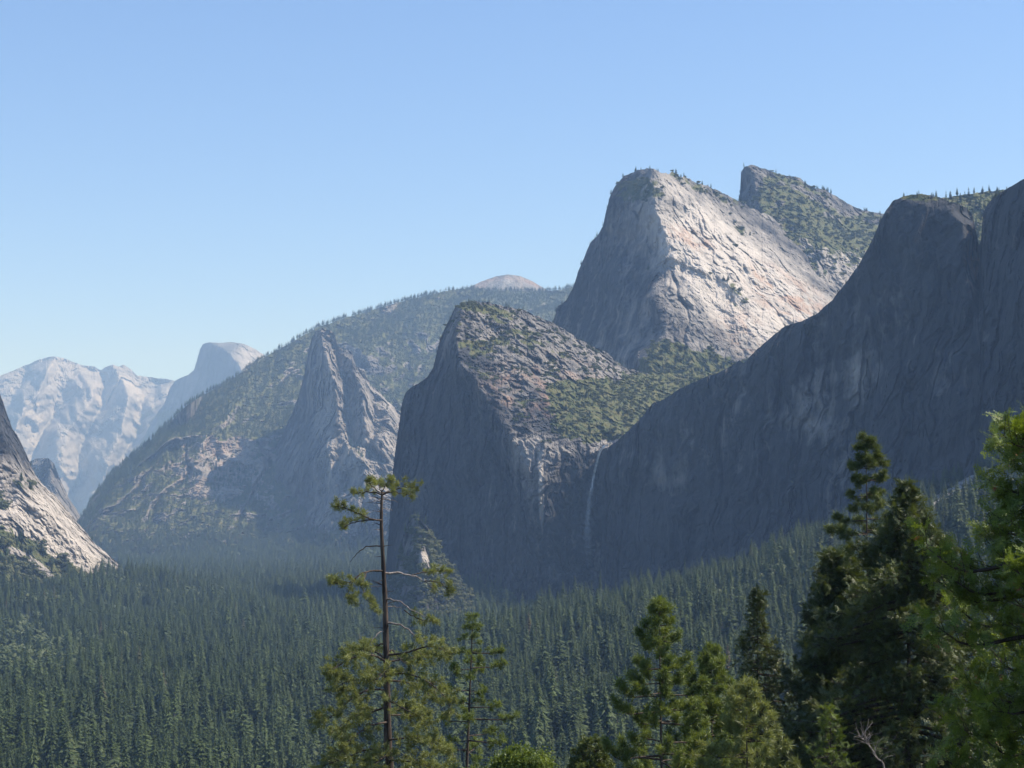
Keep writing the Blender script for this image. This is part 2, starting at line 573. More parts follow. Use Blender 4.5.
# --- long wooded ridge (5-8 km)
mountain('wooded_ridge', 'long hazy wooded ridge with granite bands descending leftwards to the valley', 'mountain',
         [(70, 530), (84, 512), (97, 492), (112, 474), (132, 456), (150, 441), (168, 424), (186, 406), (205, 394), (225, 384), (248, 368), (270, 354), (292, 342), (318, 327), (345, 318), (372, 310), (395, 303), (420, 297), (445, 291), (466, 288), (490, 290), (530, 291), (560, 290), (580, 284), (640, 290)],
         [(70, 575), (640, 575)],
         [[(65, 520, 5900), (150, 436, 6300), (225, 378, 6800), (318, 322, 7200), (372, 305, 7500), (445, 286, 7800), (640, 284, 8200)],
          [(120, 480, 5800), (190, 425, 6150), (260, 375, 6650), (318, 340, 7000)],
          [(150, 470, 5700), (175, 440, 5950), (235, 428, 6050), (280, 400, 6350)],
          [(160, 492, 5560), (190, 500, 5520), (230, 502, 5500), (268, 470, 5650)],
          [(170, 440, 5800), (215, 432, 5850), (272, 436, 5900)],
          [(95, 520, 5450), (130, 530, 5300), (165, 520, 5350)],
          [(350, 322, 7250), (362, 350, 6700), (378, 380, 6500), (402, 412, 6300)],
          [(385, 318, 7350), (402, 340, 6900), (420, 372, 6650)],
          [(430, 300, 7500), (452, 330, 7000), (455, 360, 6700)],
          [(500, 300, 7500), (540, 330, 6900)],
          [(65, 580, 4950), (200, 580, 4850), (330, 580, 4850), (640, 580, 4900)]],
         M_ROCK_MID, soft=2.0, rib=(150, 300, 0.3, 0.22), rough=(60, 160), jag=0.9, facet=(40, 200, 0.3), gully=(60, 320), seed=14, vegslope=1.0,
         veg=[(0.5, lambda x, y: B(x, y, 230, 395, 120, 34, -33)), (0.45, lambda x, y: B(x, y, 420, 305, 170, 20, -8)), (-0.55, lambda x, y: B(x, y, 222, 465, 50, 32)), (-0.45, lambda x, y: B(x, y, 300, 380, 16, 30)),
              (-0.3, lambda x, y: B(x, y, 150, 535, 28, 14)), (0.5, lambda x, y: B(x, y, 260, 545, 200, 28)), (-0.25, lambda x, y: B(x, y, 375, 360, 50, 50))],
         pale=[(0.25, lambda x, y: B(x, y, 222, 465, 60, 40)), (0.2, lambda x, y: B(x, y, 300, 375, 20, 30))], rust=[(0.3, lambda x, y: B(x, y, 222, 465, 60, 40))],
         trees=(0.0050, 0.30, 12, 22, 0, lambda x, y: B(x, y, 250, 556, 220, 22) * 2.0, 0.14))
# --- grey spire (5.3 km)
mountain('granite_spire', 'tall hazy granite spire with sunlit ribs down its right flank', 'mountain',
         [(170, 552), (205, 528), (232, 500), (258, 474), (276, 448), (288, 422), (298, 398), (305, 370), (309, 350), (312, 337), (316, 331), (322, 329), (329, 330), (335, 334), (338, 346), (346, 350), (352, 352), (356, 366), (364, 370), (370, 385), (378, 390), (388, 402), (398, 410), (430, 440), (470, 480)],
         [(170, 575), (470, 575)],
         [[(165, 545, 5950), (232, 494, 5900), (290, 414, 5850), (318, 325, 5700), (345, 345, 5650), (398, 404, 5700), (475, 475, 5750)],
          [(320, 331, 5640), (325, 350, 5520), (332, 380, 5430), (338, 410, 5380), (345, 436, 5300), (342, 470, 5200), (335, 505, 5120), (320, 545, 5080)],
          [(334, 345, 5640), (345, 380, 5560), (352, 415, 5460), (352, 445, 5400)],
          [(352, 360, 5560), (360, 390, 5420), (368, 420, 5330), (366, 450, 5270)],
          [(372, 388, 5600), (376, 420, 5470), (376, 450, 5400)],
          [(386, 405, 5540), (390, 430, 5370), (392, 470, 5230)],
          [(330, 452, 5230), (350, 446, 5230), (380, 446, 5230)],
          [(345, 475, 5250), (348, 510, 5110)], [(365, 460, 5180), (370, 500, 5060)], [(385, 480, 5220), (400, 520, 5050)],
          [(165, 580, 5850), (240, 580, 5600), (300, 580, 5230), (340, 580, 4950), (475, 580, 4750)]],
         M_ROCK_MID, soft=1.2, rib=(90, 150, 0.25, 0.8), rough=(36, 90), jag=2.2, facet=(50, 130, 0.25), gully=(60, 170), seed=15, vegslope=0.55,
         veg=[(0.8, lambda x, y: B(x, y, 330, 555, 150, 22)), (0.3, lambda x, y: B(x, y, 240, 550, 80, 25)), (0.6, lambda x, y: B(x, y, 420, 480, 22, 50))],
         pale=[(0.35, lambda x, y: B(x, y, 365, 440, 40, 60)), (0.2, lambda x, y: B(x, y, 326, 400, 14, 70)), (-0.3, lambda x, y: B(x, y, 285, 480, 45, 90))],  # negative blob darkens the left flank's colour to strengthen its shade
         trees=(0.0016, 0.4, 18, 32, 0, lambda x, y: B(x, y, 300, 560, 200, 18) * 2.0, 0.004))
# --- little crag peeping behind the left cliff
mountain('distant_crag', 'small pale crag peeping out behind the foot of the left cliff', 'mountain',
         [(10, 470), (28, 462), (38, 458), (48, 458), (54, 463), (58, 474), (62, 484), (70, 500), (80, 515)],
         [(10, 545), (80, 545)],
         [[(5, 465, 6700), (40, 452, 6600), (85, 510, 6750)], [(50, 465, 6450), (56, 490, 6300)], [(5, 550, 6100), (85, 550, 6100)]],
         M_ROCK_MID, soft=1.2, rib=(60, 120, 0.3), rough=(30, 90), facet=(30, 100, 0.3), seed=16, vegslope=0.5)
# --- left cliff (2.7 km)
mountain('left_cliff', 'steep sunlit pale granite buttress with a dark top, at the left edge', 'cliff',
         [(-150, 250), (-90, 300), (-40, 345), (-10, 378), (0, 394), (5, 408), (12, 428), (20, 440), (28, 458), (36, 476), (44, 486), (54, 494), (64, 506), (74, 518), (84, 530), (95, 543), (104, 551), (115, 560), (122, 568), (126, 577)],
         [(-150, 620), (0, 618), (60, 605), (126, 590)],
         [[(-155, 240, 3050), (-40, 338, 2950), (2, 390, 2890), (30, 460, 2850), (74, 512, 2830), (128, 574, 2800)],
          [(-20, 420, 2780), (5, 440, 2700), (18, 470, 2650), (45, 500, 2690), (80, 540, 2720)],
          [(-10, 490, 2560), (20, 500, 2560), (55, 520, 2610), (90, 556, 2660)],
          [(-60, 520, 2420), (0, 535, 2440), (40, 560, 2520), (80, 578, 2600)],
          [(-155, 625, 2200), (0, 625, 2230), (60, 612, 2400), (128, 592, 2640)]],
         M_ROCK, soft=2.0, rib=(24, 80, 0.3, 0.6), rough=(22, 60), jag=1.2, facet=(20, 60, 0.5), gully=(22, 100), seed=17, vegslope=0.25,
         veg=[(0.8, lambda x, y: inpoly(x, y, [(-150, 500), (0, 520), (30, 540), (70, 562), (100, 580), (126, 600), (-150, 640)])),
              (-0.8, lambda x, y: B(x, y, 38, 568, 26, 5, 38)), (-0.6, lambda x, y: B(x, y, 12, 552, 14, 4, 20)), (0.5, lambda x, y: B(x, y, 22, 485, 16, 4, 20)), (0.35, lambda x, y: B(x, y, 0, 500, 12, 12))],
         pale=[(0.7, lambda x, y: B(x, y, 40, 525, 80, 36, 42)), (0.2, lambda x, y: B(x, y, 110, 562, 25, 14, 42)), (-0.25, lambda x, y: B(x, y, 5, 440, 26, 50, -20))],
         trees=(0.004, 0.42, 8, 20, 1, lambda x, y: 0 * x, 0.01), strat=(9, (0.5, 0, 0.86), 40))
# --- higher vegetated peak behind
mountain('brushy_peak', 'brush covered peak with a square dark summit block, behind the pale slab', 'mountain',
         [(690, 205), (725, 205), (738, 202), (740.5, 190), (741, 172), (744, 167), (752, 165), (762, 168), (775, 173), (790, 176), (800, 178), (806, 184), (815, 188), (826, 190), (838, 197), (852, 206), (866, 211), (880, 213), (905, 218), (940, 230)],
         [(690, 330), (940, 330)],
         [[(685, 200, 4200), (738, 196, 4150), (741, 160, 3950), (775, 168, 3980), (826, 185, 4050), (866, 206, 4150), (945, 225, 4300)],
          [(741, 196, 3920), (760, 198, 3820), (800, 205, 3830)],
          [(755, 175, 3900), (757, 190, 3860)],
          [(760, 225, 3700), (820, 240, 3700), (870, 250, 3800)],
          [(685, 335, 3480), (830, 335, 3450), (945, 335, 3500)]],
         M_ROCK, soft=1.3, rib=(26, 80, 0.4, 0.5), rough=(24, 70), jag=1.2, facet=(20, 60, 0.5), gully=(20, 110), seed=18, vegslope=0.5,
         veg=[(0.55, lambda x, y: B(x, y, 815, 232, 75, 34, 20)), (0.2, lambda x, y: B(x, y, 775, 182, 30, 14))],
         pale=[(-0.1, lambda x, y: B(x, y, 760, 185, 26, 20)), (0.4, lambda x, y: B(x, y, 850, 262, 50, 22, 30))],
         trees=(0.0030, 0.42, 5, 14, 1, lambda x, y: 0 * x, 0.06))
# --- large pale slab mountain (3.2 km)
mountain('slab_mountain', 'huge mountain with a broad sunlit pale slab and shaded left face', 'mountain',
         [(546, 345), (552, 326), (558, 306), (566, 300), (573, 288), (578, 272), (584, 258), (590, 244), (597, 236), (603, 226), (606, 212), (610, 196), (616, 184), (624, 177), (634, 171), (645, 168), (656, 170), (664, 174), (672, 172), (684, 177), (697, 183), (710, 187), (722, 192), (735, 199), (748, 206), (765, 214), (790, 228), (812, 244), (834, 258), (848, 270), (860, 276), (900, 300)],
         [(546, 350), (560, 375), (640, 420), (900, 420)],
         [[(541, 340, 3620), (560, 295, 3580), (590, 240, 3540), (612, 180, 3480), (645, 163, 3450), (697, 177, 3560), (765, 208, 3760), (848, 264, 3820), (905, 295, 3900)],
          [(655, 171, 3380), (652, 190, 3340), (658, 215, 3290), (668, 245, 3230), (667, 280, 3170), (655, 300, 3120), (664, 330, 3070), (645, 362, 3010)],
          [(612, 200, 3450), (606, 240, 3470), (590, 290, 3480), (580, 330, 3470)],
          [(640, 240, 3350), (632, 300, 3250), (615, 352, 3220)],
          [(672, 196, 3350), (700, 222, 3370), (740, 250, 3400), (800, 285, 3430)],
          [(695, 260, 3240), (740, 290, 3240), (800, 320, 3260)],
          [(675, 300, 3120), (690, 340, 3060), (720, 355, 3060), (770, 345, 3120)],
          [(541, 380, 3550), (600, 425, 3200), (680, 425, 2880), (905, 425, 2950)]],
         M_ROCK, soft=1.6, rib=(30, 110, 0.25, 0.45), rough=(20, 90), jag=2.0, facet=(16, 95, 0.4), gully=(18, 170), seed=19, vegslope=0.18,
         veg=[(0.55, lambda x, y: B(x, y, 636, 190, 26, 16)), (0.45, lambda x, y: B(x, y, 705, 188, 55, 8, 24)), (0.8, lambda x, y: inpoly(x, y, [(636, 372), (650, 350), (672, 338), (690, 345), (710, 352), (735, 358), (760, 366), (760, 420), (620, 420)])),
              (0.45, lambda x, y: B(x, y, 722, 282, 26, 5, 35)), (0.4, lambda x, y: B(x, y, 745, 232, 26, 5, 38)), (0.3, lambda x, y: B(x, y, 670, 205, 16, 12, 50))],
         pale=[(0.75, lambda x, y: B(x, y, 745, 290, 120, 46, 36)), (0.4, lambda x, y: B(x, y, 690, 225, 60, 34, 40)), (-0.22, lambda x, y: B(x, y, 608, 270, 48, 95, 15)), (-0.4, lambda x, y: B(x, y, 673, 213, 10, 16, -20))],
         rust=[(0.75, lambda x, y: B(x, y, 790, 300, 50, 20, 36)), (0.6, lambda x, y: B(x, y, 690, 238, 26, 9, 25)), (0.5, lambda x, y: B(x, y, 745, 335, 30, 18, 36))],
         trees=(0.0045, 0.42, 5, 13, 1, lambda x, y: 0 * x, 0.05), strat=(5, (0.72, 0.1, 0.68), 60))
# --- nearer rounded mountain left of the waterfall (2.4 km)
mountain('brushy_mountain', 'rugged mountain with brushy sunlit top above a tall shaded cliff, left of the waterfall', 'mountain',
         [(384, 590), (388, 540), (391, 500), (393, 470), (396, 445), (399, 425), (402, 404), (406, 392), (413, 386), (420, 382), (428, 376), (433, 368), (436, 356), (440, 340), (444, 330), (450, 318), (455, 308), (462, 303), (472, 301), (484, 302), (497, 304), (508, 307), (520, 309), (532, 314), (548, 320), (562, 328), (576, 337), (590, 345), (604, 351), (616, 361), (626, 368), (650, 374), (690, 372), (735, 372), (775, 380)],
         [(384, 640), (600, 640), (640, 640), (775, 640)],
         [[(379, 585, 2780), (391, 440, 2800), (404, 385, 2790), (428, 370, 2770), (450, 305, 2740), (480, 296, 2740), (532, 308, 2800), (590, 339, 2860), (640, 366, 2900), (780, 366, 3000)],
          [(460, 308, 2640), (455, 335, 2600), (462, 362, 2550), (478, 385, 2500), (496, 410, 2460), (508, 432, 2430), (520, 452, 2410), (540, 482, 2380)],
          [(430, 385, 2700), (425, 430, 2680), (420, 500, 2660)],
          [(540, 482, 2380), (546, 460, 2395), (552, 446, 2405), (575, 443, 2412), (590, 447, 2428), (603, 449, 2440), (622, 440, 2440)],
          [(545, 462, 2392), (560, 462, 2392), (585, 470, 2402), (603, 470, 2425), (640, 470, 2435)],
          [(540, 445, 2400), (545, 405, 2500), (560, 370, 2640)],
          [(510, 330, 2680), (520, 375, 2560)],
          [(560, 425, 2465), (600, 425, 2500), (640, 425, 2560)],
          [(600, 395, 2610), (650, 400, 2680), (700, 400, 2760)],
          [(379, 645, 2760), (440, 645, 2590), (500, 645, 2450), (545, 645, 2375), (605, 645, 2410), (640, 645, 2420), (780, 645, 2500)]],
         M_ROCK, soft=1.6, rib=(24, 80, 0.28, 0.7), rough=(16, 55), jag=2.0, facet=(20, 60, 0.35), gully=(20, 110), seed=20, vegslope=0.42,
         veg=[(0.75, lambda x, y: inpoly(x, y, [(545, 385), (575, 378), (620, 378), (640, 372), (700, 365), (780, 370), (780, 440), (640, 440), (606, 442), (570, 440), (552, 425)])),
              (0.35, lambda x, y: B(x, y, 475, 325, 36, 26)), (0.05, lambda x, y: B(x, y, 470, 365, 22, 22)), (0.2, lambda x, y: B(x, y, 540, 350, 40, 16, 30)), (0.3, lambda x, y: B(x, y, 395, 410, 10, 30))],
         pale=[(0.32, lambda x, y: B(x, y, 530, 465, 26, 42, -30)), (0.32, lambda x, y: B(x, y, 550, 447, 30, 12)), (0.35, lambda x, y: B(x, y, 604, 446, 16, 5, -20)), (0.12, lambda x, y: B(x, y, 570, 360, 60, 18, 28)), (-0.42, lambda x, y: B(x, y, 470, 520, 130, 110)), (-0.25, lambda x, y: B(x, y, 430, 420, 40, 80, 25)),  # negative blobs paint deeper shade into the cliff's rock colour
               (0.9, lambda x, y: B(x, y, 541 + (y - 480) * 0.02, 492, 2.6, 34))],  # sunlit edge of the cliff, painted in as a narrow pale streak
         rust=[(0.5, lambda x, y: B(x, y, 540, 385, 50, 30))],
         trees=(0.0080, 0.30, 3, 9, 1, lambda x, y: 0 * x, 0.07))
# --- wooded pinnacle at the foot of the cliff
mountain('wooded_pinnacle', 'small sunlit wooded pinnacle standing against the foot of the shaded cliff', 'rock',
         [(388, 592), (396, 572), (402, 545), (407, 526), (413, 518), (420, 518), (428, 528), (436, 544), (444, 560), (456, 578), (470, 592)], [(388, 640), (470, 640)],
         [[(384, 590, 2290), (396, 566, 2270), (413, 514, 2250), (440, 550, 2260), (474, 590, 2280)], [(418, 525, 2215), (424, 560, 2165)], [(384, 645, 2210), (424, 645, 2080), (474, 645, 2150)]],
         M_ROCK, step=0.6, rib=(10, 40, 0.5), rough=(10, 30), facet=(8, 30, 0.5), jag=0.8, seed=23, vegslope=0.7, veg=[(0.35, lambda x, y: x * 0 + 1), (-0.9, lambda x, y: B(x, y, 425, 561, 4, 9, -15)), (-0.6, lambda x, y: B(x, y, 407, 545, 5, 10))],
         pale=[(0.6, lambda x, y: B(x, y, 425, 561, 5, 10, -15))], trees=(0.05, 0.2, 5, 14, 1, lambda x, y: x * 0, 0.12))
# --- hill behind the notch
mountain('notch_hill', 'wooded hilltop seen in the notch between two shaded towers', 'hill',
         [(930, 200), (955, 196), (975, 193), (1000, 190), (1040, 188)], [(930, 300), (1040, 300)],
         [[(925, 195, 2750), (1045, 183, 2750)], [(925, 305, 2450), (1045, 305, 2450)]],
         M_ROCK, rib=(20, 60, 0.5), rough=(20, 60), facet=(12, 50, 0.6), seed=21, vegslope=0.9, veg=[(0.5, lambda x, y: x * 0 + 1)],
         trees=(0.006, 0.3, 9, 17, 0, lambda x, y: x * 0, 0.07))
# --- the great shaded wall (1.4-2.3 km)
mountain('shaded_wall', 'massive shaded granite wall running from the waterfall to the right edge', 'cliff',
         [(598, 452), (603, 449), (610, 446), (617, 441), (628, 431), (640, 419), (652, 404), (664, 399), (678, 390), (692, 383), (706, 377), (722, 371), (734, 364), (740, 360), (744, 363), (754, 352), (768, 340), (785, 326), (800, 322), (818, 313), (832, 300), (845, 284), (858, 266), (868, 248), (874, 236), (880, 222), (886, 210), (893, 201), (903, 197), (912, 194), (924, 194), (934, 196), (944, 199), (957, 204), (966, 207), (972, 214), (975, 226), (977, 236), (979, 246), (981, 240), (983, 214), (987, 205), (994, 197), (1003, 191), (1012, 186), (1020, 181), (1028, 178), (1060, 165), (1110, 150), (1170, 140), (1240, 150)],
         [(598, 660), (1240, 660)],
         [[(593, 446, 2430), (640, 412, 2340), (700, 372, 2240), (745, 350, 2175), (800, 315, 2090), (850, 262, 2005), (885, 200, 1940), (925, 188, 1915), (960, 196, 1880), (977, 215, 1985), (1000, 185, 1775), (1030, 170, 1710), (1110, 142, 1600), (1240, 140, 1500)],
          [(604, 452, 2410), (640, 428, 2320), (700, 390, 2220), (745, 370, 2150), (800, 330, 2060), (850, 280, 1980), (884, 225, 1920), (920, 204, 1890), (952, 212, 1850)],
          [(603, 520, 2405), (640, 520, 2305), (700, 500, 2195), (740, 480, 2125), (800, 440, 2030), (860, 400, 1945), (905, 330, 1880), (940, 260, 1835)],
          [(964, 225, 1835), (967, 260, 1815), (970, 290, 1790), (980, 330, 1730)],
          [(977, 240, 1960), (977, 262, 1930), (976, 290, 1850), (976, 330, 1770)],
          [(983, 230, 1775), (984, 262, 1765), (990, 310, 1720), (1000, 380, 1670)],
          [(1030, 200, 1680), (1040, 300, 1600), (1110, 200, 1550), (1240, 200, 1450)],
          [(593, 665, 2400), (640, 665, 2275), (700, 665, 2150), (830, 665, 1890), (900, 665, 1770), (1024, 665, 1570), (1110, 665, 1440), (1240, 665, 1280)]],
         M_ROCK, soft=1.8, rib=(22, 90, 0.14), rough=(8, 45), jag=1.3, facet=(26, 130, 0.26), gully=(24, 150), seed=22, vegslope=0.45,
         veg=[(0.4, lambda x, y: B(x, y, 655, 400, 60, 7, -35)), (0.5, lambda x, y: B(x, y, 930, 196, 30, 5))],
         pale=[(-0.46, lambda x, y: x * 0 + 1), (0.32 , lambda x, y: np.clip(fbm(np.stack([x / 34.0, y / 60.0, x * 0 + 7.7], -1), 4, 808, 0.55) * 2.2, -0.4, 1)), (0.25, lambda x, y: B(x, y, 835, 400, 60, 30, -30)), (-0.2, lambda x, y: B(x, y, 690, 540, 110, 60, -15)), (0.24, lambda x, y: B(x, y, 720, 440, 130, 55, -18)), (0.12, lambda x, y: B(x, y, 900, 330, 70, 70)), (0.6, lambda x, y: B(x, y, 972, 262, 6, 26)), (0.25, lambda x, y: B(x, y, 920, 200, 5, 10))],  # overall offset darkens the rock colour to deepen the wall's shade
         rust=[(0.9, lambda x, y: B(x, y, 972, 262, 7, 28))],  # with the pale blob here, paints a reddish sunlit strip into the cleft
         trees=(0.004, 0.45, 4, 9, 1, lambda x, y: 0 * x, 0.06))
print('mountains', round(time.time() - T0, 1))


# ------------------------------------------------------------------ ground
# foot lines of the slopes: (px, py, D) where rock meets the wooded talus
def foot(pts):
    return np.array([P(a, b, d) for a, b, d in pts])


FEET = [
    (foot([(380, 590, 2780), (400, 598, 2700), (450, 586, 2560), (500, 596, 2440), (545, 618, 2370), (600, 620, 2390), (650, 620, 2250), (700, 618, 2150), (760, 613, 2020), (830, 590, 1880), (880, 560, 1800), (930, 516, 1710), (1024, 455, 1560), (1110, 430, 1420), (1240, 410, 1260), (1500, 400, 950), (1900, 400, 650)]), 0.62),
    (foot([(-500, 560, 1900), (-150, 590, 2150), (0, 600, 2280), (60, 592, 2420), (100, 585, 2600), (128, 580, 2760)]), 0.35),
    (foot([(60, 562, 5400), (120, 560, 5250), (200, 556, 5050), (300, 556, 4850), (400, 556, 4700), (520, 556, 4700)]), 0.30),
]


def seg_dist(x, y, A, Bp):
    ax, ay, az = A; bx, by, bz = Bp
    dx, dy = bx - ax, by - ay
    t = np.clip(((x - ax) * dx + (y - ay) * dy) / (dx * dx + dy * dy), 0, 1)
    return np.hypot(x - ax - t * dx, y - ay - t * dy), az + t * (bz - az)


FLOOR = -142.0


def ground_z(x, y, detail=True):
    x = np.asarray(x, float); y = np.asarray(y, float)
    z = np.full(np.broadcast(x, y).shape, FLOOR) + np.clip(y - 1500, 0, 6000) * 0.004
    for pts, sl in FEET:
        best = np.full(z.shape, -1e9)
        for i in range(len(pts) - 1):
            d, h = seg_dist(x, y, pts[i], pts[i + 1])
            hh = h - z
            L = np.maximum(hh, 5) / sl * 1.9
            u = np.clip(1 - d / L, 0, 1)
            best = np.maximum(best, z + hh * (0.45 * u + 0.55 * u * u))
        z = np.maximum(z, best)
    # the hillside the camera stands on
    r = y + 0.12 * x
    hill = -1.7 - 0.235 * np.maximum(r, 0) + 0.1 * np.minimum(r, 0) * -1 * 0.8
    hill = hill + np.clip(x, -200, 400) * 0.04 * sstep(0, 120, r)
    k = 12.0
    z = np.maximum(z, hill) + k * np.exp(-np.abs(z - hill) / k) * 0.5
    if detail:
        q = np.stack([x / 140.0, y / 140.0, x * 0 + 3.3], -1)
        z = z + 15.0 * fbm(q, 4, 77) * sstep(300, 700, y)
    return z


def build_ground():
    a = np.concatenate([[-14000, -9000, -6000, -4200, -3200], np.arange(-2600, 2600, 26.0), [2600, 3200, 4200, 6000, 9000, 14000]])
    b = np.concatenate([[-2500, -1200, -600, -300], np.arange(-150, 1200, 18.0), np.arange(1200, 6200, 28.0), np.geomspace(6200, 22000, 30)])
    X, Y = np.meshgrid(a, b)
    Z = ground_z(X, Y)
    Z = Z + np.where(Y < 700, 0.3 * perlin(np.stack([X / 9, Y / 9, X * 0], -1), 5), 0)
    V = np.stack([X, Y, Z], -1)
    R, C = X.shape
    ii = np.arange(R * C).reshape(R, C)
    q = np.stack([ii[:-1, :-1], ii[:-1, 1:], ii[1:, 1:], ii[1:, :-1]], -1).reshape(-1, 4)
    m, nt = new_mat('forest_floor')
    g = N(nt, 'ShaderNodeNewGeometry').outputs['Position']
    f1 = noise_node(nt, g, 0.05, 8, 0.65)
    col = mixc(nt, ramp(nt, f1, [(0.4, 0.0), (0.62, 1.0)]), (0.032, 0.040, 0.018), (0.085, 0.080, 0.040))
    bs = N(nt, 'ShaderNodeBsdfPrincipled'); bs.inputs['Roughness'].default_value = 1.0
    bs.inputs['Specular IOR Level'].default_value = 0.05
    nt.links.new(col, bs.inputs['Base Color'])
    bp = N(nt, 'ShaderNodeBump'); bp.inputs['Distance'].default_value = 1.5
    nt.links.new(f1, bp.inputs['Height']); nt.links.new(bp.outputs[0], bs.inputs['Normal'])
    o = N(nt, 'ShaderNodeOutputMaterial'); nt.links.new(bs.outputs[0], o.inputs[0])
    me = mk_mesh('ground', V.reshape(-1, 3), q, [m], smooth=True)
    obj('ground', me, label='wooded valley floor and lower slopes under the trees', cat='ground', kind='structure')


build_ground()

# ------------------------------------------------------------------ distant tree meshes
M_CON = leaf_material('conifer_needles', (0.020, 0.038, 0.010), (0.070, 0.102, 0.024), 0.14, 0.7, 0.75, third=(0.11, 0.075, 0.05), third_at=0.994)
M_BUSH = leaf_material('brush_leaves', (0.050, 0.066, 0.024), (0.100, 0.108, 0.042), 0.15, 0.7, 0.6)
M_OAK = leaf_material('oak_leaves', (0.055, 0.078, 0.026), (0.095, 0.12, 0.040), 0.2, 0.6, 0.6)
M_TRUNK_FAR = bark_material('distant_bark', (0.07, 0.055, 0.045), (0.16, 0.13, 0.11), 1.0)


def conifer_mesh(name, seed, slim=0.12, levels=36, gap=0.0, droop=0.35):
    """unit-height conifer, drooping branch sprays round a tapered stem"""
    r = np.random.default_rng(seed)
    levels = int(levels * 1.35)
    V, Fc, mi = [], [], []
    # trunk
    n = 5
    prof = [(0, 0.013), (0.3, 0.010), (0.7, 0.005), (0.99, 0.001)]
    for z, rad in prof:
        for k in range(n):
            a = 2 * math.pi * k / n
            V.append((rad * math.cos(a), rad * math.sin(a), z))
    for j in range(len(prof) - 1):
        for k in range(n):
            a, b = j * n + k, j * n + (k + 1) % n
            Fc.append((a, b, b + n)); Fc.append((a, b + n, a + n)); mi += [1, 1]
    z0 = 0.10 + r.random() * 0.10
    lean = r.random() * 6.28
    for L in range(levels):
        t = L / (levels - 1)
        z = z0 + (0.985 - z0) * t ** 0.9
        if r.random() < gap:
            continue
        env = slim * 1.5 * (1 - t) ** 0.78 * (0.55 + 0.45 * min(1, t * 4 + 0.3)) + 0.004
        nb = int(9 + 6 * (1 - t))
        a0 = r.random() * 6.28
        for k in range(nb):
            a = a0 + 2 * math.pi * k / nb + r.normal() * 0.25
            ln = env * r.uniform(0.55, 1.18) * (1 + 0.12 * math.cos(a - lean))
            w = ln * r.uniform(0.11, 0.22) + 0.0025
            dz = -droop * ln * r.uniform(0.3, 1.4) + (0.3 * ln if t > 0.85 else 0)
            ca, sa = math.cos(a), math.sin(a)
            zb = z + r.normal() * 0.014
            i = len(V)
            base = (0, 0, zb + 0.012)
            mid = 0.55
            V += [base,
                  (ca * ln * mid - sa * w, sa * ln * mid + ca * w, zb + dz * 0.35 - w * 0.35),
                  (ca * ln, sa * ln, zb + dz),
                  (ca * ln * mid + sa * w, sa * ln * mid - ca * w, zb + dz * 0.35 - w * 0.35),
                  (ca * ln * mid, sa * ln * mid, zb + dz * 0.35 + w * 0.18)]
            Fc += [(i, i + 1, i + 4), (i + 1, i + 2, i + 4), (i + 2, i + 3, i + 4), (i + 3, i, i + 4)]
            mi += [0, 0, 0, 0]
    return mk_mesh(name, V, np.array(Fc), [M_CON, M_TRUNK_FAR], mi)


def bush_mesh(name, seed, mat, nclump=9, nleaf=26, flat=0.75, stem=False):
    r = np.random.default_rng(seed)
    V, Fc, mi = [], [], []
    if stem:
        for z, rad in ((0, 0.03), (0.5, 0.018)):
            for k in range(5):
                a = 2 * math.pi * k / 5
                V.append((rad * math.cos(a), rad * math.sin(a), z))
        for k in range(5):
            a, b = k, (k + 1) % 5
            Fc.append((a, b, b + 5)); Fc.append((a, b + 5, a + 5)); mi += [1, 1]
    for c in range(nclump):
        a = r.random() * 6.28; d = r.random() ** 0.6 * 0.33
        h = (r.uniform(0.3, 0.78) if stem else r.uniform(0.02, 0.6)) * (1 - d * 0.8)
        cr = r.uniform(0.14, 0.26)
        for k in range(nleaf):
            v = r.normal(size=3); v /= np.linalg.norm(v); v[2] = abs(v[2]) * 0.9 - 0.15
            c0 = np.array([d * math.cos(a), d * math.sin(a), h * flat + 0.08]) + v * cr
            t1 = np.cross(v, r.normal(size=3)); t1 /= np.linalg.norm(t1)
            t2 = np.cross(v, t1)
            s = r.uniform(0.05, 0.10)
            i = len(V)
            V += [tuple(c0 + t1 * s), tuple(c0 + t2 * s * 0.9 + v * 0.02), tuple(c0 - t1 * s), tuple(c0 - t2 * s * 0.9 - v * 0.01)]
            Fc += [(i, i + 1, i + 2), (i, i + 2, i + 3)]; mi += [0, 0]
    return mk_mesh(name, V, np.array(Fc), [mat, M_TRUNK_FAR], mi)


CONS = [conifer_mesh('valley_conifer', s, slim, lv, gap, dr) for s, slim, lv, gap, dr in
        [(1, 0.115, 28, 0, .35), (2, 0.14, 26, 0.05, .3), (3, 0.085, 30, 0, .45), (4, 0.17, 22, 0.2, .2), (5, 0.12, 26, 0.1, .4), (6, 0.10, 30, 0.2, .3), (7, 0.13, 24, 0, .5), (8, 0.15, 20, 0.3, .1), (9, 0.095, 26, 0.35, .2), (10, 0.125, 28, 0.1, .6)]]
OAKS = [bush_mesh('valley_oak', 50 + s, M_OAK, 12, 30, 1.0, True) for s in range(2)]
BUSH = [bush_mesh('slope_brush', 70 + s, M_BUSH) for s in range(4)]


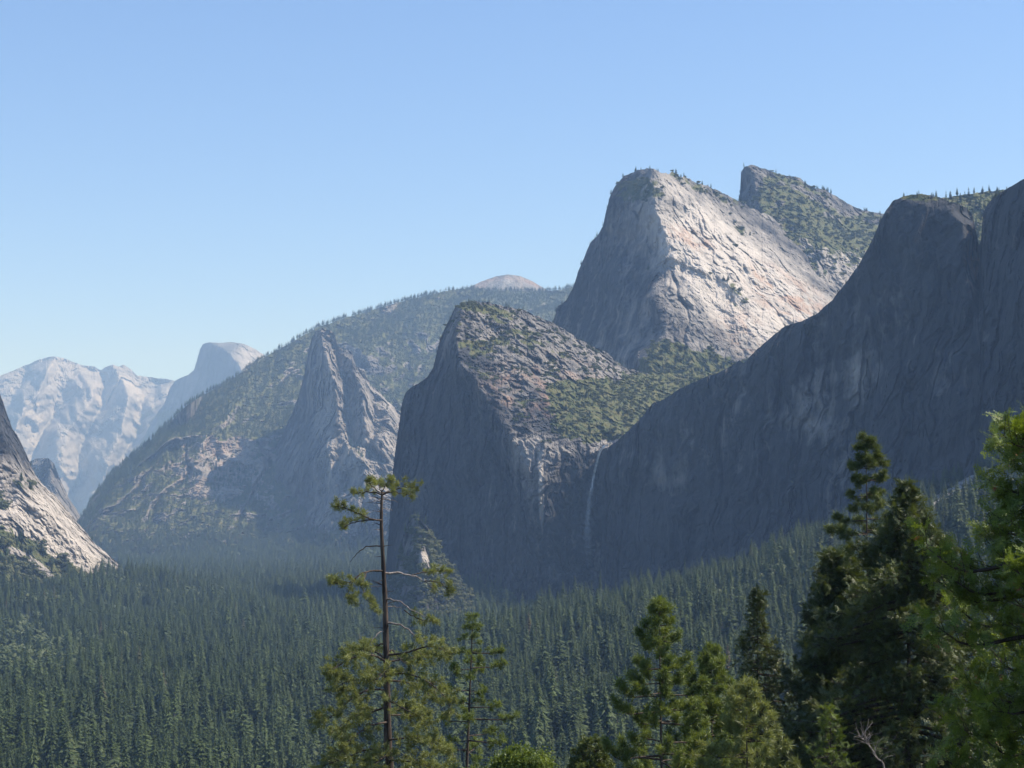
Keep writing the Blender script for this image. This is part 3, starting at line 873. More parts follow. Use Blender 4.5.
def instancer(name, meshes, pts, scale, seed, label, cat, widths=None):
    """one object: real copies of a few plant meshes stood on the given points"""
    r = np.random.default_rng(seed)
    col = bpy.data.collections.new(name + ' kinds')
    for m in meshes:
        col.objects.link(bpy.data.objects.new(m.name, m))
    n = len(pts)
    me = bpy.data.meshes.new(name)
    me.vertices.add(n)
    me.vertices.foreach_set('co', np.asarray(pts, np.float32).ravel())
    w = scale * (r.uniform(0.85, 1.25, n) if widths is None else widths)
    sc = np.stack([w, w, scale], -1).astype(np.float32)
    rot = np.stack([r.normal(0, 0.03, n), r.normal(0, 0.03, n), r.uniform(0, 6.28, n)], -1).astype(np.float32)
    a = me.attributes.new('sc', 'FLOAT_VECTOR', 'POINT'); a.data.foreach_set('vector', sc.ravel())
    a = me.attributes.new('ro', 'FLOAT_VECTOR', 'POINT'); a.data.foreach_set('vector', rot.ravel())
    a = me.attributes.new('ki', 'INT', 'POINT'); a.data.foreach_set('value', r.integers(0, len(meshes), n).astype(np.int32))
    o = obj(name, me, label=label, cat=cat, kind='stuff')
    ng = bpy.data.node_groups.new(name, 'GeometryNodeTree')
    ng.interface.new_socket('Geometry', in_out='INPUT', socket_type='NodeSocketGeometry')
    ng.interface.new_socket('Geometry', in_out='OUTPUT', socket_type='NodeSocketGeometry')
    gi = ng.nodes.new('NodeGroupInput'); go = ng.nodes.new('NodeGroupOutput')
    ci = ng.nodes.new('GeometryNodeCollectionInfo')
    ci.inputs['Collection'].default_value = col
    ci.inputs['Separate Children'].default_value = True
    ci.inputs['Reset Children'].default_value = True
    iop = ng.nodes.new('GeometryNodeInstanceOnPoints')
    iop.inputs['Pick Instance'].default_value = True

    def attr(nm, ty):
        x = ng.nodes.new('GeometryNodeInputNamedAttribute')
        x.data_type = ty
        x.inputs['Name'].default_value = nm
        return x.outputs['Attribute']
    L = ng.links.new
    L(gi.outputs[0], iop.inputs['Points'])
    L(ci.outputs[0], iop.inputs['Instance'])
    L(attr('ki', 'INT'), iop.inputs['Instance Index'])
    L(attr('ro', 'FLOAT_VECTOR'), iop.inputs['Rotation'])
    L(attr('sc', 'FLOAT_VECTOR'), iop.inputs['Scale'])
    L(iop.outputs[0], go.inputs[0])
    md = o.modifiers.new('plants', 'NODES')
    md.node_group = ng
    return o


def forest_points():
    pts = []
    # jittered grid, spacing grows with distance
    for (y0, y1, sp) in ((560, 1500, 8.6), (1500, 3000, 9.8), (3000, 5600, 13.0)):
        ys = np.arange(y0, y1, sp)
        xs = np.arange(-y1 * 0.40, y1 * 0.40 + 60, sp)
        X, Y = np.meshgrid(xs, ys)
        X = X + RNG.uniform(-0.48, 0.48, X.shape) * sp
        Y = Y + RNG.uniform(-0.48, 0.48, X.shape) * sp
        m = (np.abs(X) < Y * 0.34 + 50)
        pts.append(np.stack([X[m], Y[m]], -1))
    q = np.concatenate(pts)
    # clearings
    c = fbm(np.stack([q[:, 0] / 130, q[:, 1] / 130, q[:, 0] * 0], -1), 3, 31)
    q = q[(c > -0.33)]
    return q


FP = forest_points()
z = ground_z(FP[:, 0], FP[:, 1])
FP3 = np.stack([FP[:, 0], FP[:, 1], z - 0.5], -1)
# drop those buried in rock: farther than the mountain surface along their ray
gpx, gpy, gd = project(FP3 + np.array([0, 0, 12.0]))
keep = np.ones(len(FP3), bool)
for nm in ('shaded_wall', 'brushy_mountain', 'left_cliff', 'wooded_ridge', 'granite_spire'):
    xs, yt, yb, D = MTN[nm]
    ci = np.clip(np.round((gpx - xs[0]) / (xs[1] - xs[0])).astype(int), 0, len(xs) - 1)
    inx = (gpx >= xs[0]) & (gpx <= xs[-1])
    rr = np.clip((gpy - yt[ci]) / (yb - yt)[ci], 0, 1)
    ri = (rr * (D.shape[0] - 1)).astype(int)
    dd = D[ri, ci]
    keep &= ~(inx & (gpy > yt[ci]) & (FP3[:, 1] > dd - 3))
# bare talus streak on the right slope
tp = B(gpx, gpy, 957, 486, 36, 9, -35, 0.3)
keep &= ~((tp > 0.3) & (gd > 1100) & (gd < 1800))
FP3 = FP3[keep]
c = fbm(FP3 / 90.0, 3, 91)
H = (15 + 22 * RNG.random(len(FP3)) ** 0.8) * (1 + 0.45 * c)
H = H * np.where(RNG.random(len(FP3)) < 0.12, 1.25, 1.0)
# smaller trees on the high slopes
H *= np.where(FP3[:, 2] > -95, 0.8, 1.0)
isoak = (RNG.random(len(FP3)) < 0.05 + 0.5 * sstep(0.12, 0.35, fbm(FP3 / 200.0, 3, 95)))
gpx2, gpy2, _ = project(FP3)
isoak |= (B(gpx2, gpy2, 10, 668, 75, 34, 0, 0.6) > RNG.random(len(FP3)) * 1.1) | (B(gpx2, gpy2, 505, 612, 55, 12, 10, 0.6) > RNG.random(len(FP3)) * 1.3)
H[isoak] *= 0.6
px, py, dd = project(FP3)
tpx, tpy, _ = project(FP3 + np.stack([H * 0, H * 0, H], -1))
vis = np.clip(np.minimum(py, 768) - np.maximum(tpy, 0), 0, None)
inview = (px > 2) & (px < 1022) & (tpy < 750) & ~isoak & (dd < 1400)
# trees that the near foreground trees would cover are not picked one by one
hid = (px > 600) | ((px > 322) & (px < 450))
score = np.where(inview & ~hid, vis, -1)
order = np.argsort(-score)
PICK = order[:296]
PICK = PICK[np.argsort(px[PICK])]
rest = np.ones(len(FP3), bool); rest[PICK] = False
M_ = rest & ~isoak
instancer('forest', CONS, FP3[M_], H[M_], 5, 'dense dark conifer forest filling the valley floor and slopes', 'forest')
M_ = rest & isoak
instancer('oak_woods', OAKS, FP3[M_], H[M_], 6, 'rounded paler broadleaf trees mixed into the conifer forest', 'trees', widths=np.full(M_.sum(), 1.1) * H[M_] / H[M_])
sp_, sh_, sk_ = [], [], []
for pts, hh, kd, _r in SCATTER:
    sp_.append(pts); sh_.append(hh); sk_.append(np.full(len(pts), kd))
sp_, sh_, sk_ = np.concatenate(sp_), np.concatenate(sh_), np.concatenate(sk_)
open('/tmp/dbg','w').write('forest %d slope %d'%(len(FP3), len(sp_)))
mm = sk_ == 0
instancer('slope_trees', CONS, sp_[mm], sh_[mm], 8, 'small far conifers dotted along the mountain ridges and ledges', 'trees')
# brush: mostly round bushes, some little conifers
mb = (sk_ == 1) & (np.random.default_rng(3).random(len(sk_)) < 0.8)
mc = (sk_ == 1) & ~mb
instancer('brush', BUSH, sp_[mb], sh_[mb] * 0.9, 9, 'low green brush covering the granite slopes and ledges', 'shrubs', widths=np.full(mb.sum(), 1.5))
instancer('ledge_trees', CONS, sp_[mc], sh_[mc] * 1.25, 10, 'tiny conifers growing among the brush on the granite ledges', 'trees', widths=np.full(mc.sum(), 1.6))

# boulder talus on the right hand slope


def boulder(seed):
    r = np.random.default_rng(seed)
    import bmesh
    bm = bmesh.new()
    bmesh.ops.create_icosphere(bm, subdivisions=2, radius=0.5)
    sc = r.uniform(0.7, 1.2, 3)
    for v in bm.verts:
        k = 1 + 0.45 * float(perlin(np.array([v.co.x * 1.7 + seed, v.co.y * 1.7, v.co.z * 1.7]), seed))
        v.co = Vector((v.co.x * k * sc[0], v.co.y * k * sc[1], v.co.z * k * sc[2] * 0.8 + 0.2))
    me = bpy.data.meshes.new('boulder')
    bm.to_mesh(me); bm.free()
    me.materials.append(M_TALUS)
    return me


M_TALUS = bark_material('talus_granite', (0.22, 0.20, 0.19), (0.48, 0.45, 0.42), 0.8)
bx_ = RNG.uniform(300, 620, 60000); by_ = RNG.uniform(1350, 1800, 60000)
b3 = np.stack([bx_, by_, ground_z(bx_, by_)], -1)
q1, q2, _d = project(b3)
w_ = B(q1, q2, 956, 485, 30, 6, -38, 0.5)
b3 = b3[RNG.random(60000) < w_ * 0.8]
instancer('talus', [boulder(k) for k in range(4)], b3, RNG.uniform(1, 1, len(b3)) * (1.0 + 4.5 * RNG.random(len(b3)) ** 3), 12, 'pale boulder talus streak running down the wooded slope at right', 'boulders')
for j, i in enumerate(PICK):
    k = int(RNG.integers(0, len(CONS)))
    o = bpy.data.objects.new('valley_conifer', CONS[k])
    COL.objects.link(o)
    o.location = FP3[i]
    w = H[i] * RNG.uniform(0.9, 1.25)
    o.scale = (w, w, H[i])
    o.rotation_euler = (0, 0, RNG.uniform(0, 6.28))
    o['label'] = 'slim dark green conifer standing in the dense forest on the near valley floor'
    o['category'] = 'tree'
    o['group'] = 'conifers of the near valley floor'
print('picked depth range', dd[PICK].min(), dd[PICK].max())
#@@FG
# ------------------------------------------------------------------ near trees
def pine_leaf(name, c1, c2, trans=0.3, clump=1.2, dead=None, rough=0.5):
    m, nt = new_mat(name)
    geo = N(nt, 'ShaderNodeNewGeometry')
    isl = geo.outputs['Random Per Island']
    nz = noise_node(nt, geo.outputs['Position'], clump, 3, 0.6)
    f = mathn(nt, 'ADD', mathn(nt, 'MULTIPLY', isl, 0.45), mathn(nt, 'MULTIPLY_ADD', nz, 2.2, -0.8), clamp=True)
    col = mixc(nt, f, c1, c2)
    if dead:
        n2 = noise_node(nt, geo.outputs['Position'], clump * 0.9, 3, 0.6, 0.5, (1, 1, 1.3))
        col = mixc(nt, ramp(nt, n2, [(0.655, 0.0), (0.70, 1.0)]), col, dead)
    bs = N(nt, 'ShaderNodeBsdfPrincipled')
    bs.inputs['Roughness'].default_value = rough
    bs.inputs['Specular IOR Level'].default_value = 0.35
    nt.links.new(col, bs.inputs['Base Color'])
    tr = N(nt, 'ShaderNodeBsdfTranslucent')
    nt.links.new(mixc(nt, 1.0, col, (1.25, 1.2, 0.5), 'MULTIPLY'), tr.inputs[0])
    mx = N(nt, 'ShaderNodeMixShader')
    mx.inputs[0].default_value = trans
    nt.links.new(bs.outputs[0], mx.inputs[1]); nt.links.new(tr.outputs[0], mx.inputs[2])
    o = N(nt, 'ShaderNodeOutputMaterial'); nt.links.new(mx.outputs[0], o.inputs[0])
    return m


M_BARK = bark_material('pine_bark', (0.035, 0.027, 0.023), (0.11, 0.085, 0.07), 5)
M_BARK_PALE = bark_material('weathered_branch_bark', (0.12, 0.10, 0.09), (0.32, 0.28, 0.25), 12)
M_PINE = pine_leaf('pine_needles_old', (0.095, 0.118, 0.045), (0.27, 0.295, 0.11), 0.38)
M_PINE_G = pine_leaf('pine_needles_green', (0.060, 0.095, 0.030), (0.20, 0.245, 0.065), 0.38)
M_PINE_D = pine_leaf('pine_needles_dark', (0.045, 0.072, 0.025), (0.155, 0.185, 0.055), 0.32)
M_FIR = pine_leaf('fir_needles', (0.028, 0.048, 0.018), (0.125, 0.150, 0.050), 0.28)
M_CEDAR = pine_leaf('cedar_sprays', (0.045, 0.080, 0.015), (0.22, 0.29, 0.050), 0.32, 2.6, dead=(0.26, 0.10, 0.035))
M_BROAD = pine_leaf('broad_leaves', (0.065, 0.100, 0.022), (0.17, 0.22, 0.045), 0.35)


class Wood:
    def __init__(s):
        s.V, s.F, s.n = [], [], 0

    def tube(s, pts, radii, sides=7):
        pts = np.asarray(pts, float); radii = np.asarray(radii, float)
        T = np.gradient(pts, axis=0)
        T /= np.linalg.norm(T, axis=1, keepdims=True) + 1e-9
        ref = np.array([0.31, 0.9, 0.2])
        A = np.cross(T, ref); A /= np.linalg.norm(A, axis=1, keepdims=True) + 1e-9
        Bn = np.cross(T, A)
        a = np.arange(sides) * 2 * math.pi / sides
        ring = pts[:, None] + radii[:, None, None] * (np.cos(a)[None, :, None] * A[:, None] + np.sin(a)[None, :, None] * Bn[:, None])
        m = len(pts)
        ii = np.arange(m * sides).reshape(m, sides) + s.n
        q = np.stack([ii[:-1], np.roll(ii[:-1], -1, 1), np.roll(ii[1:], -1, 1), ii[1:]], -1).reshape(-1, 4)
        s.V.append(ring.reshape(-1, 3)); s.F.append(q)
        s.n += m * sides

    def mesh(s, name, mat, origin):
        return mk_mesh(name, np.concatenate(s.V) - origin, np.concatenate(s.F), [mat], smooth=True)


def spline(pts, n):
    """Catmull-Rom through the points"""
    p = np.asarray(pts, float)
    p = np.concatenate([[2 * p[0] - p[1]], p, [2 * p[-1] - p[-2]]])
    m = len(p) - 3
    t = np.linspace(0, m, n)
    i = np.minimum(t.astype(int), m - 1); u = (t - i)[:, None]
    a, b, c, d = p[i], p[i + 1], p[i + 2], p[i + 3]
    return 0.5 * ((2 * b) + (-a + c) * u + (2 * a - 5 * b + 4 * c - d) * u ** 2 + (-a + 3 * b - 3 * c + d) * u ** 3)


class Leaves:
    def __init__(s, seed):
        s.V, s.F, s.n = [], [], 0
        s.r = np.random.default_rng(seed)

    def tufts(s, C, Dn, ln=0.2, k=24, w=0.016, spread=0.9):
        """needle tufts: k needles fanning out from each centre"""
        C = np.asarray(C, float); Dn = np.asarray(Dn, float)
        n = len(C)
        if n == 0:
            return
        r = s.r
        v = r.normal(size=(n, k, 3)); v /= np.linalg.norm(v, axis=2, keepdims=True)
        d = Dn[:, None, :] * 0.55 + v * spread + np.array([0, 0, 0.12])
        d /= np.linalg.norm(d, axis=2, keepdims=True)
        L = ln * r.uniform(0.65, 1.15, (n, k, 1)) * r.uniform(0.75, 1.2, (n, 1, 1))
        base = C[:, None, :] + r.normal(size=(n, k, 3)) * ln * 0.12 - Dn[:, None, :] * ln * 0.5 * r.random((n, k, 1))
        side = np.cross(d, r.normal(size=(n, k, 3))); side /= np.linalg.norm(side, axis=2, keepdims=True) + 1e-9
        a = base - side * w / 2; b = base + side * w / 2; c = base + d * L
        # kite: widest a third of the way out
        m1 = base + d * L * 0.45 + side * w * 0.7
        V = np.stack([a, m1, c, base + d * L * 0.45 - side * w * 0.7], 2).reshape(-1, 3)
        q = np.arange(n * k * 4).reshape(-1, 4) + s.n
        s.V.append(V); s.F.append(q); s.n += len(V)

    def fans(s, C, Dn, size=0.3, nb=7, nl=4, w=0.03):
        """flat branching sprays (cedar, fir): a midrib with alternate side shoots, each carrying narrow leaves"""
        r = s.r
        C = np.asarray(C, float); d = np.asarray(Dn, float)
        n = len(C)
        nrm = lambda v: v / (np.linalg.norm(v, axis=-1, keepdims=True) + 1e-9)
        d = nrm(d)
        up = np.array([0, 0, 1.0]) + r.normal(size=(n, 3)) * 0.55
        sd = nrm(np.cross(d, up)); nn = np.cross(sd, d)
        L = (size * r.uniform(0.65, 1.3, (n, 1)))
        sh = (n, nb, 2, nl, 2)
        e = lambda v: v[:, None, None, None, None, :]
        t = ((np.arange(nb) + 0.6) / nb)[None, :, None, None, None, None]
        sg = np.array([-1, 1])[None, None, :, None, None, None]
        u = ((np.arange(nl) + 0.2) / nl)[None, None, None, :, None, None]
        sg2 = np.array([-1, 1])[None, None, None, None, :, None]
        Le = e(L)
        o = e(C) + e(d) * Le * t * 0.85 - e(nn) * 0.05 * Le * t * t
        bl = Le * 0.42 * (1 - t * 0.55) * r.uniform(0.7, 1.2, (n, nb, 2, 1, 1, 1))
        bd = nrm(e(d) * 0.72 + e(sd) * sg * 0.75 + e(nn) * r.normal(size=(n, nb, 2, 1, 1, 1)) * 0.22)
        bs = nrm(np.cross(bd, np.broadcast_to(e(nn), bd.shape)))
        o2 = o + bd * bl * u
        ld = bd * 0.85 + bs * sg2 * 0.5 + e(nn) * r.normal(size=sh + (1,)) * 0.12
        l2 = bl * 0.42 * r.uniform(0.7, 1.2, sh + (1,))
        pw = np.cross(ld, np.broadcast_to(e(nn), ld.shape)) * w * 0.5 * r.uniform(0.7, 1.2, sh + (1,))
        o2 = np.broadcast_to(o2, ld.shape)
        V = np.stack([o2, o2 + ld * l2 * 0.5 + pw, o2 + ld * l2, o2 + ld * l2 * 0.5 - pw], -2).reshape(-1, 3)
        V2 = np.stack([C, C + d * L * 0.5 + sd * w * 0.35, C + d * L * 1.08, C + d * L * 0.5 - sd * w * 0.35], 1).reshape(-1, 3)
        V = np.concatenate([V, V2])
        q = np.arange(len(V)).reshape(-1, 4) + s.n
        s.V.append(V); s.F.append(q); s.n += len(V)

    def leaves(s, C, rad, k=20, size=0.06):
        C = np.asarray(C, float); n = len(C); r = s.r
        v = r.normal(size=(n, k, 3))
        c = C[:, None] + v * rad * 0.55
        a = r.normal(size=(n, k, 3)); a /= np.linalg.norm(a, axis=2, keepdims=True)
        b = np.cross(a, r.normal(size=(n, k, 3))); b /= np.linalg.norm(b, axis=2, keepdims=True) + 1e-9
        sz = size * r.uniform(0.6, 1.3, (n, k, 1))
        V = np.stack([c - a * sz, c + b * sz * 0.5, c + a * sz, c - b * sz * 0.5], 2).reshape(-1, 3)
        q = np.arange(len(V)).reshape(-1, 4) + s.n
        s.V.append(V); s.F.append(q); s.n += len(V)

    def mesh(s, name, mat, origin):
        return mk_mesh(name, np.concatenate(s.V) - origin, np.concatenate(s.F), [mat])


def unit(v):
    return v / (np.linalg.norm(v) + 1e-9)


def root(name, loc, label, cat='tree', group=None):
    e = obj(name, None, label=label, cat=cat, group=group, loc=tuple(loc))
    e.empty_display_size = 1
    return e


def twiggy(wood, lv, path, r0, nt, tl, t0=0.35, tuft=0.2, k=24, per=4, style='tuft', up=0.25, w=0.016, flatten=0.6, fan=None):
    """side twigs along a limb from fraction t0 to the tip, with foliage along each"""
    r = lv.r
    m = len(path)
    C, Dn = [], []
    for j in range(nt):
        t = t0 + (1 - t0) * (j + r.random()) / nt
        i = min(int(t * (m - 1)), m - 2)
        p = path[i] + (path[i + 1] - path[i]) * (t * (m - 1) - i)
        td = unit(path[i + 1] - path[i])
        v = r.normal(size=3); v[2] *= flatten
        v = unit(v - td * (v @ td))
        d = unit(td * r.uniform(0.3, 1.0) + v * r.uniform(0.6, 1.1) + np.array([0, 0, up]))
        L = tl * r.uniform(0.45, 1.15) * (1.15 - 0.5 * t)
        e = p + d * L * 0.6
        e2 = e + unit(d + np.array([0, 0, up * 0.8])) * L * 0.45
        tp = spline([p, e, e2], 5)
        wood.tube(tp, np.linspace(max(0.006, r0 * 0.22), 0.004, 5), 3)
        for q in range(per):
            u = 0.35 + 0.65 * (q + 1) / per
            a = tp[min(int(u * 4), 3)] + (tp[min(int(u * 4) + 1, 4)] - tp[min(int(u * 4), 3)]) * (u * 4 - int(u * 4))
            C.append(a + r.normal(size=3) * tuft * 0.15)
            Dn.append(unit(tp[-1] - tp[-2] + r.normal(size=3) * 0.3))
    C.append(path[-1]); Dn.append(unit(path[-1] - path[-2]))
    if style == 'tuft':
        lv.tufts(np.array(C), np.array(Dn), tuft, k, w)
    elif style == 'fan':
        lv.fans(C, Dn, *(fan or (0.3, 6, 3, 0.03)))
    else:
        lv.leaves(np.array(C), tuft, k, w)


def to_ground(px, D):
    g = P(px, 700, D)
    x, y = g[0], g[1]
    return np.array([x, y, float(ground_z(np.array([x]), np.array([y]))[0])])


# --- the old, half bare pine, branch by branch
def old_pine():
    D = 80.0
    base = to_ground(392, D) - [0, 0, 0.3]
    rt = root('pine_tree', base, 'tall old pine with a flat tuft on top and a half bare trunk')
    tr = Wood()
    tp = [tuple(base)] + [tuple(P(x, y, D)) for x, y in ((390, 790), (388, 740), (387, 690), (386, 640), (385, 600), (383, 560), (381.5, 530), (381.5, 508), (382, 492))]
    path = spline(tp, 60)
    tt = np.linspace(0, 1, 60)
    zt = path[:, 2]; top = zt[-1]
    rad = np.interp(top - zt, [0, 1.0, 4, 7, 10, 14, 22], [0.045, 0.075, 0.105, 0.14, 0.17, 0.20, 0.30])
    tr.tube(path, rad * (1 + 0.04 * np.sin(tt * 90)), 12)
    r = np.random.default_rng(4)
    # short broken stubs
    for j in range(26):
        i = int(r.integers(22, 57))
        p = path[i]; a = r.uniform(0, 6.28)
        d = np.array([math.cos(a), math.sin(a), r.uniform(-0.2, 0.5)])
        tr.tube([p, p + d * 0.25, p + d * r.uniform(0.35, 0.8) + [0, 0, -0.05]], [0.022, 0.015, 0.005], 4)
    obj('trunk', tr.mesh('trunk', M_BARK, base), rt)
    lv = Leaves(21)
    specs = [
        # (points (px,py,depth offset), r0, foliage (n twigs, twig length, t0, tufts per twig), pale?)
        ([(382, 495, 0), (372, 492, .4), (362, 493, .8), (356, 492, 1)], .04, (9, .5, .2, 3), 0),
        ([(382, 494, 0), (372, 486, -.5), (368, 481, -.9)], .03, (7, .45, .3, 3), 0),
        ([(382, 494, 0), (394, 489, .6), (408, 488, .9), (417, 488, 1.1)], .04, (12, .5, .15, 3), 0),
        ([(382, 495, 0), (392, 492, -1), (404, 494, -1.4), (412, 493, -1.6)], .04, (9, .45, .2, 3), 0),
        ([(382, 494, 0), (386, 485, .3), (390, 480, .5)], .03, (7, .45, .3, 3), 0),
        ([(382, 494, 0), (380, 487, 1.2), (378, 483, 2)], .03, (7, .45, .3, 3), 0),
        ([(382, 499, 0), (390, 500, -.6), (398, 502, -1)], .02, None, 1),
        ([(382, 509, 0), (388, 509, .4), (393, 510, .6)], .015, None, 1),
        ([(382, 520, 0), (372, 519, -.4), (358, 513, -.8), (345, 508, -1), (337, 505, -1)], .05, (16, .48, .25, 3), 0),
        ([(374, 520, -.3), (362, 521, .3), (350, 524, .7), (342, 529, 1)], .035, (10, .42, .3, 3), 0),
        ([(382, 546, 0), (372, 546, .3), (362, 549, .6), (355, 555, .8), (350, 562, 1)], .035, None, 0),
        ([(384, 571, 0), (372, 571, -.4), (362, 574, -.8), (350, 582, -1.2), (338, 583, -1.6), (331, 580, -1.8)], .055, (17, .55, .5, 3), 0),
        ([(366, 573, -.7), (362, 585, -1.2), (366, 598, -1.6), (377, 612, -1.6)], .035, (19, .45, .15, 3), 0),
        ([(356, 578, -1), (348, 592, -.4), (352, 604, 0)], .03, (11, .45, .25, 3), 0),
        ([(384, 586, 0), (376, 586.5, .2), (370, 586, .3)], .02, None, 1),
        ([(385, 573, 0), (398, 573, .3), (410, 575, .5), (422, 580, .8), (436, 590, 1)], .06, (4, .4, .85, 3), 1),
        ([(412, 575, .5), (424, 572, .9), (438, 571, 1.2), (448, 571, 1.4)], .03, (12, .42, .3, 3), 0),
        ([(425, 581, .8), (438, 582, .3), (446, 588, 0), (450, 594, 0)], .03, (11, .4, .3, 3), 0),
        ([(386, 599, 0), (398, 601, -.5), (408, 608, -.9), (417, 613, -1), (426, 616, -1)], .045, None, 1),
        ([(386, 607, 0), (396, 607, .3), (402, 608, .4)], .02, None, 1),
        ([(387, 623, 0), (398, 624, -.4), (410, 631, -.9), (420, 639, -1.2), (430, 643, -1.4)], .055, None, 1),
        ([(404, 610, .5), (414, 617, .8), (426, 621, 1), (436, 622, 1.1)], .03, (12, .42, .15, 3), 0),
        ([(386, 631, 0), (378, 634, -.3), (372, 640, -.5), (370, 646, -.5)], .03, None, 1),
        ([(386, 643, 0), (375, 646, .5), (362, 651, 1), (350, 662, 1.3)], .045, None, 0),
        ([(387, 652, 0), (393, 650, .2), (398, 658, .4), (410, 664, .5)], .04, None, 0),
    ]
    heavy = [
        ([(387, 662, 0), (372, 655, -1), (352, 658, -2), (335, 668, -2.5), (331, 674, -2.6)], 26), ([(387, 660, 0), (375, 652, 1), (358, 650, 1.8), (352, 656, 2)], 18),
        ([(387, 655, 0), (405, 653, -.6), (425, 647, -1.4), (440, 648, -2), (448, 655, -2.2)], 22), ([(387, 662, 0), (410, 658, 1.6), (432, 656, 2.5)], 16),
        ([(387, 674, 0), (408, 674, -1), (428, 682, -1.8), (444, 696, -2.2), (452, 710, -2.4)], 26), ([(387, 680, 0), (412, 684, 1.4), (436, 700, 2.2)], 18),
        ([(387, 690, 0), (368, 690, -.6), (350, 700, -1.1), (332, 716, -1.6), (317, 724, -1.8)], 26), ([(387, 682, 0), (366, 680, 1.2), (346, 682, 2), (334, 690, 2.4)], 20),
        ([(387, 668, 0), (380, 676, -2.2), (374, 682, -3.2)], 16), ([(387, 700, 0), (396, 704, -2), (406, 710, -3.2), (420, 716, -3.6)], 20),
        ([(388, 706, 0), (372, 712, 1.6), (352, 718, 2.6), (330, 734, 3)], 20), ([(388, 722, 0), (370, 726, -1.5), (350, 740, -2.5), (338, 756, -3)], 24),
        ([(388, 715, 0), (412, 716, 1.2), (428, 724, 2)], 14), ([(388, 740, 0), (410, 738, -1.6), (428, 742, -2.8), (448, 752, -3.2)], 26),
        ([(388, 748, 0), (366, 750, .8), (345, 758, 1.8), (322, 766, 2.4)], 24), ([(388, 755, 0), (380, 760, -2.5), (368, 772, -3.6)], 20),
        ([(388, 760, 0), (412, 762, -1.2), (440, 770, -1.8), (456, 780, -2)], 26), ([(389, 770, 0), (366, 776, -2), (340, 788, -3)], 22),
        ([(389, 775, 0), (410, 780, 1), (432, 792, 2)], 20), ([(389, 785, 0), (370, 792, 1.6), (346, 806, 2.4)], 18), ([(389, 790, 0), (420, 796, -2), (445, 808, -3)], 20),
    ]
    for pts, r0, fol, pale in specs:
        pw = Wood()
        pth = spline([P(x, y, D + d) for x, y, d in pts], 14)
        pth[1:-1] += np.random.default_rng(len(pts) + int(pts[-1][1])).normal(size=(12, 3)) * 0.025
        pw.tube(pth, np.linspace(r0, 0.010, 14), 6)
        if fol:
            twiggy(pw, lv, pth, r0, int(fol[0] * 1.2), fol[1] * 1.15, fol[2], 0.22, 22, fol[3], flatten=0.6, up=0.35, w=0.016)
        obj('branch', pw.mesh('branch', M_BARK_PALE if pale else M_BARK, base), rt)
    for pts, nt in heavy:
        pw = Wood()
        pth = spline([P(x, y, D + d) for x, y, d in pts], 14)
        pw.tube(pth, np.linspace(0.055, 0.012, 14), 6)
        twiggy(pw, lv, pth, 0.05, int(nt * 1.7), 0.95, 0.15, 0.22, 25, 4, flatten=0.55, up=0.22, w=0.016)
        obj('branch', pw.mesh('branch', M_BARK, base), rt)
    obj('crown', lv.mesh('crown', M_PINE, base), rt)


old_pine()


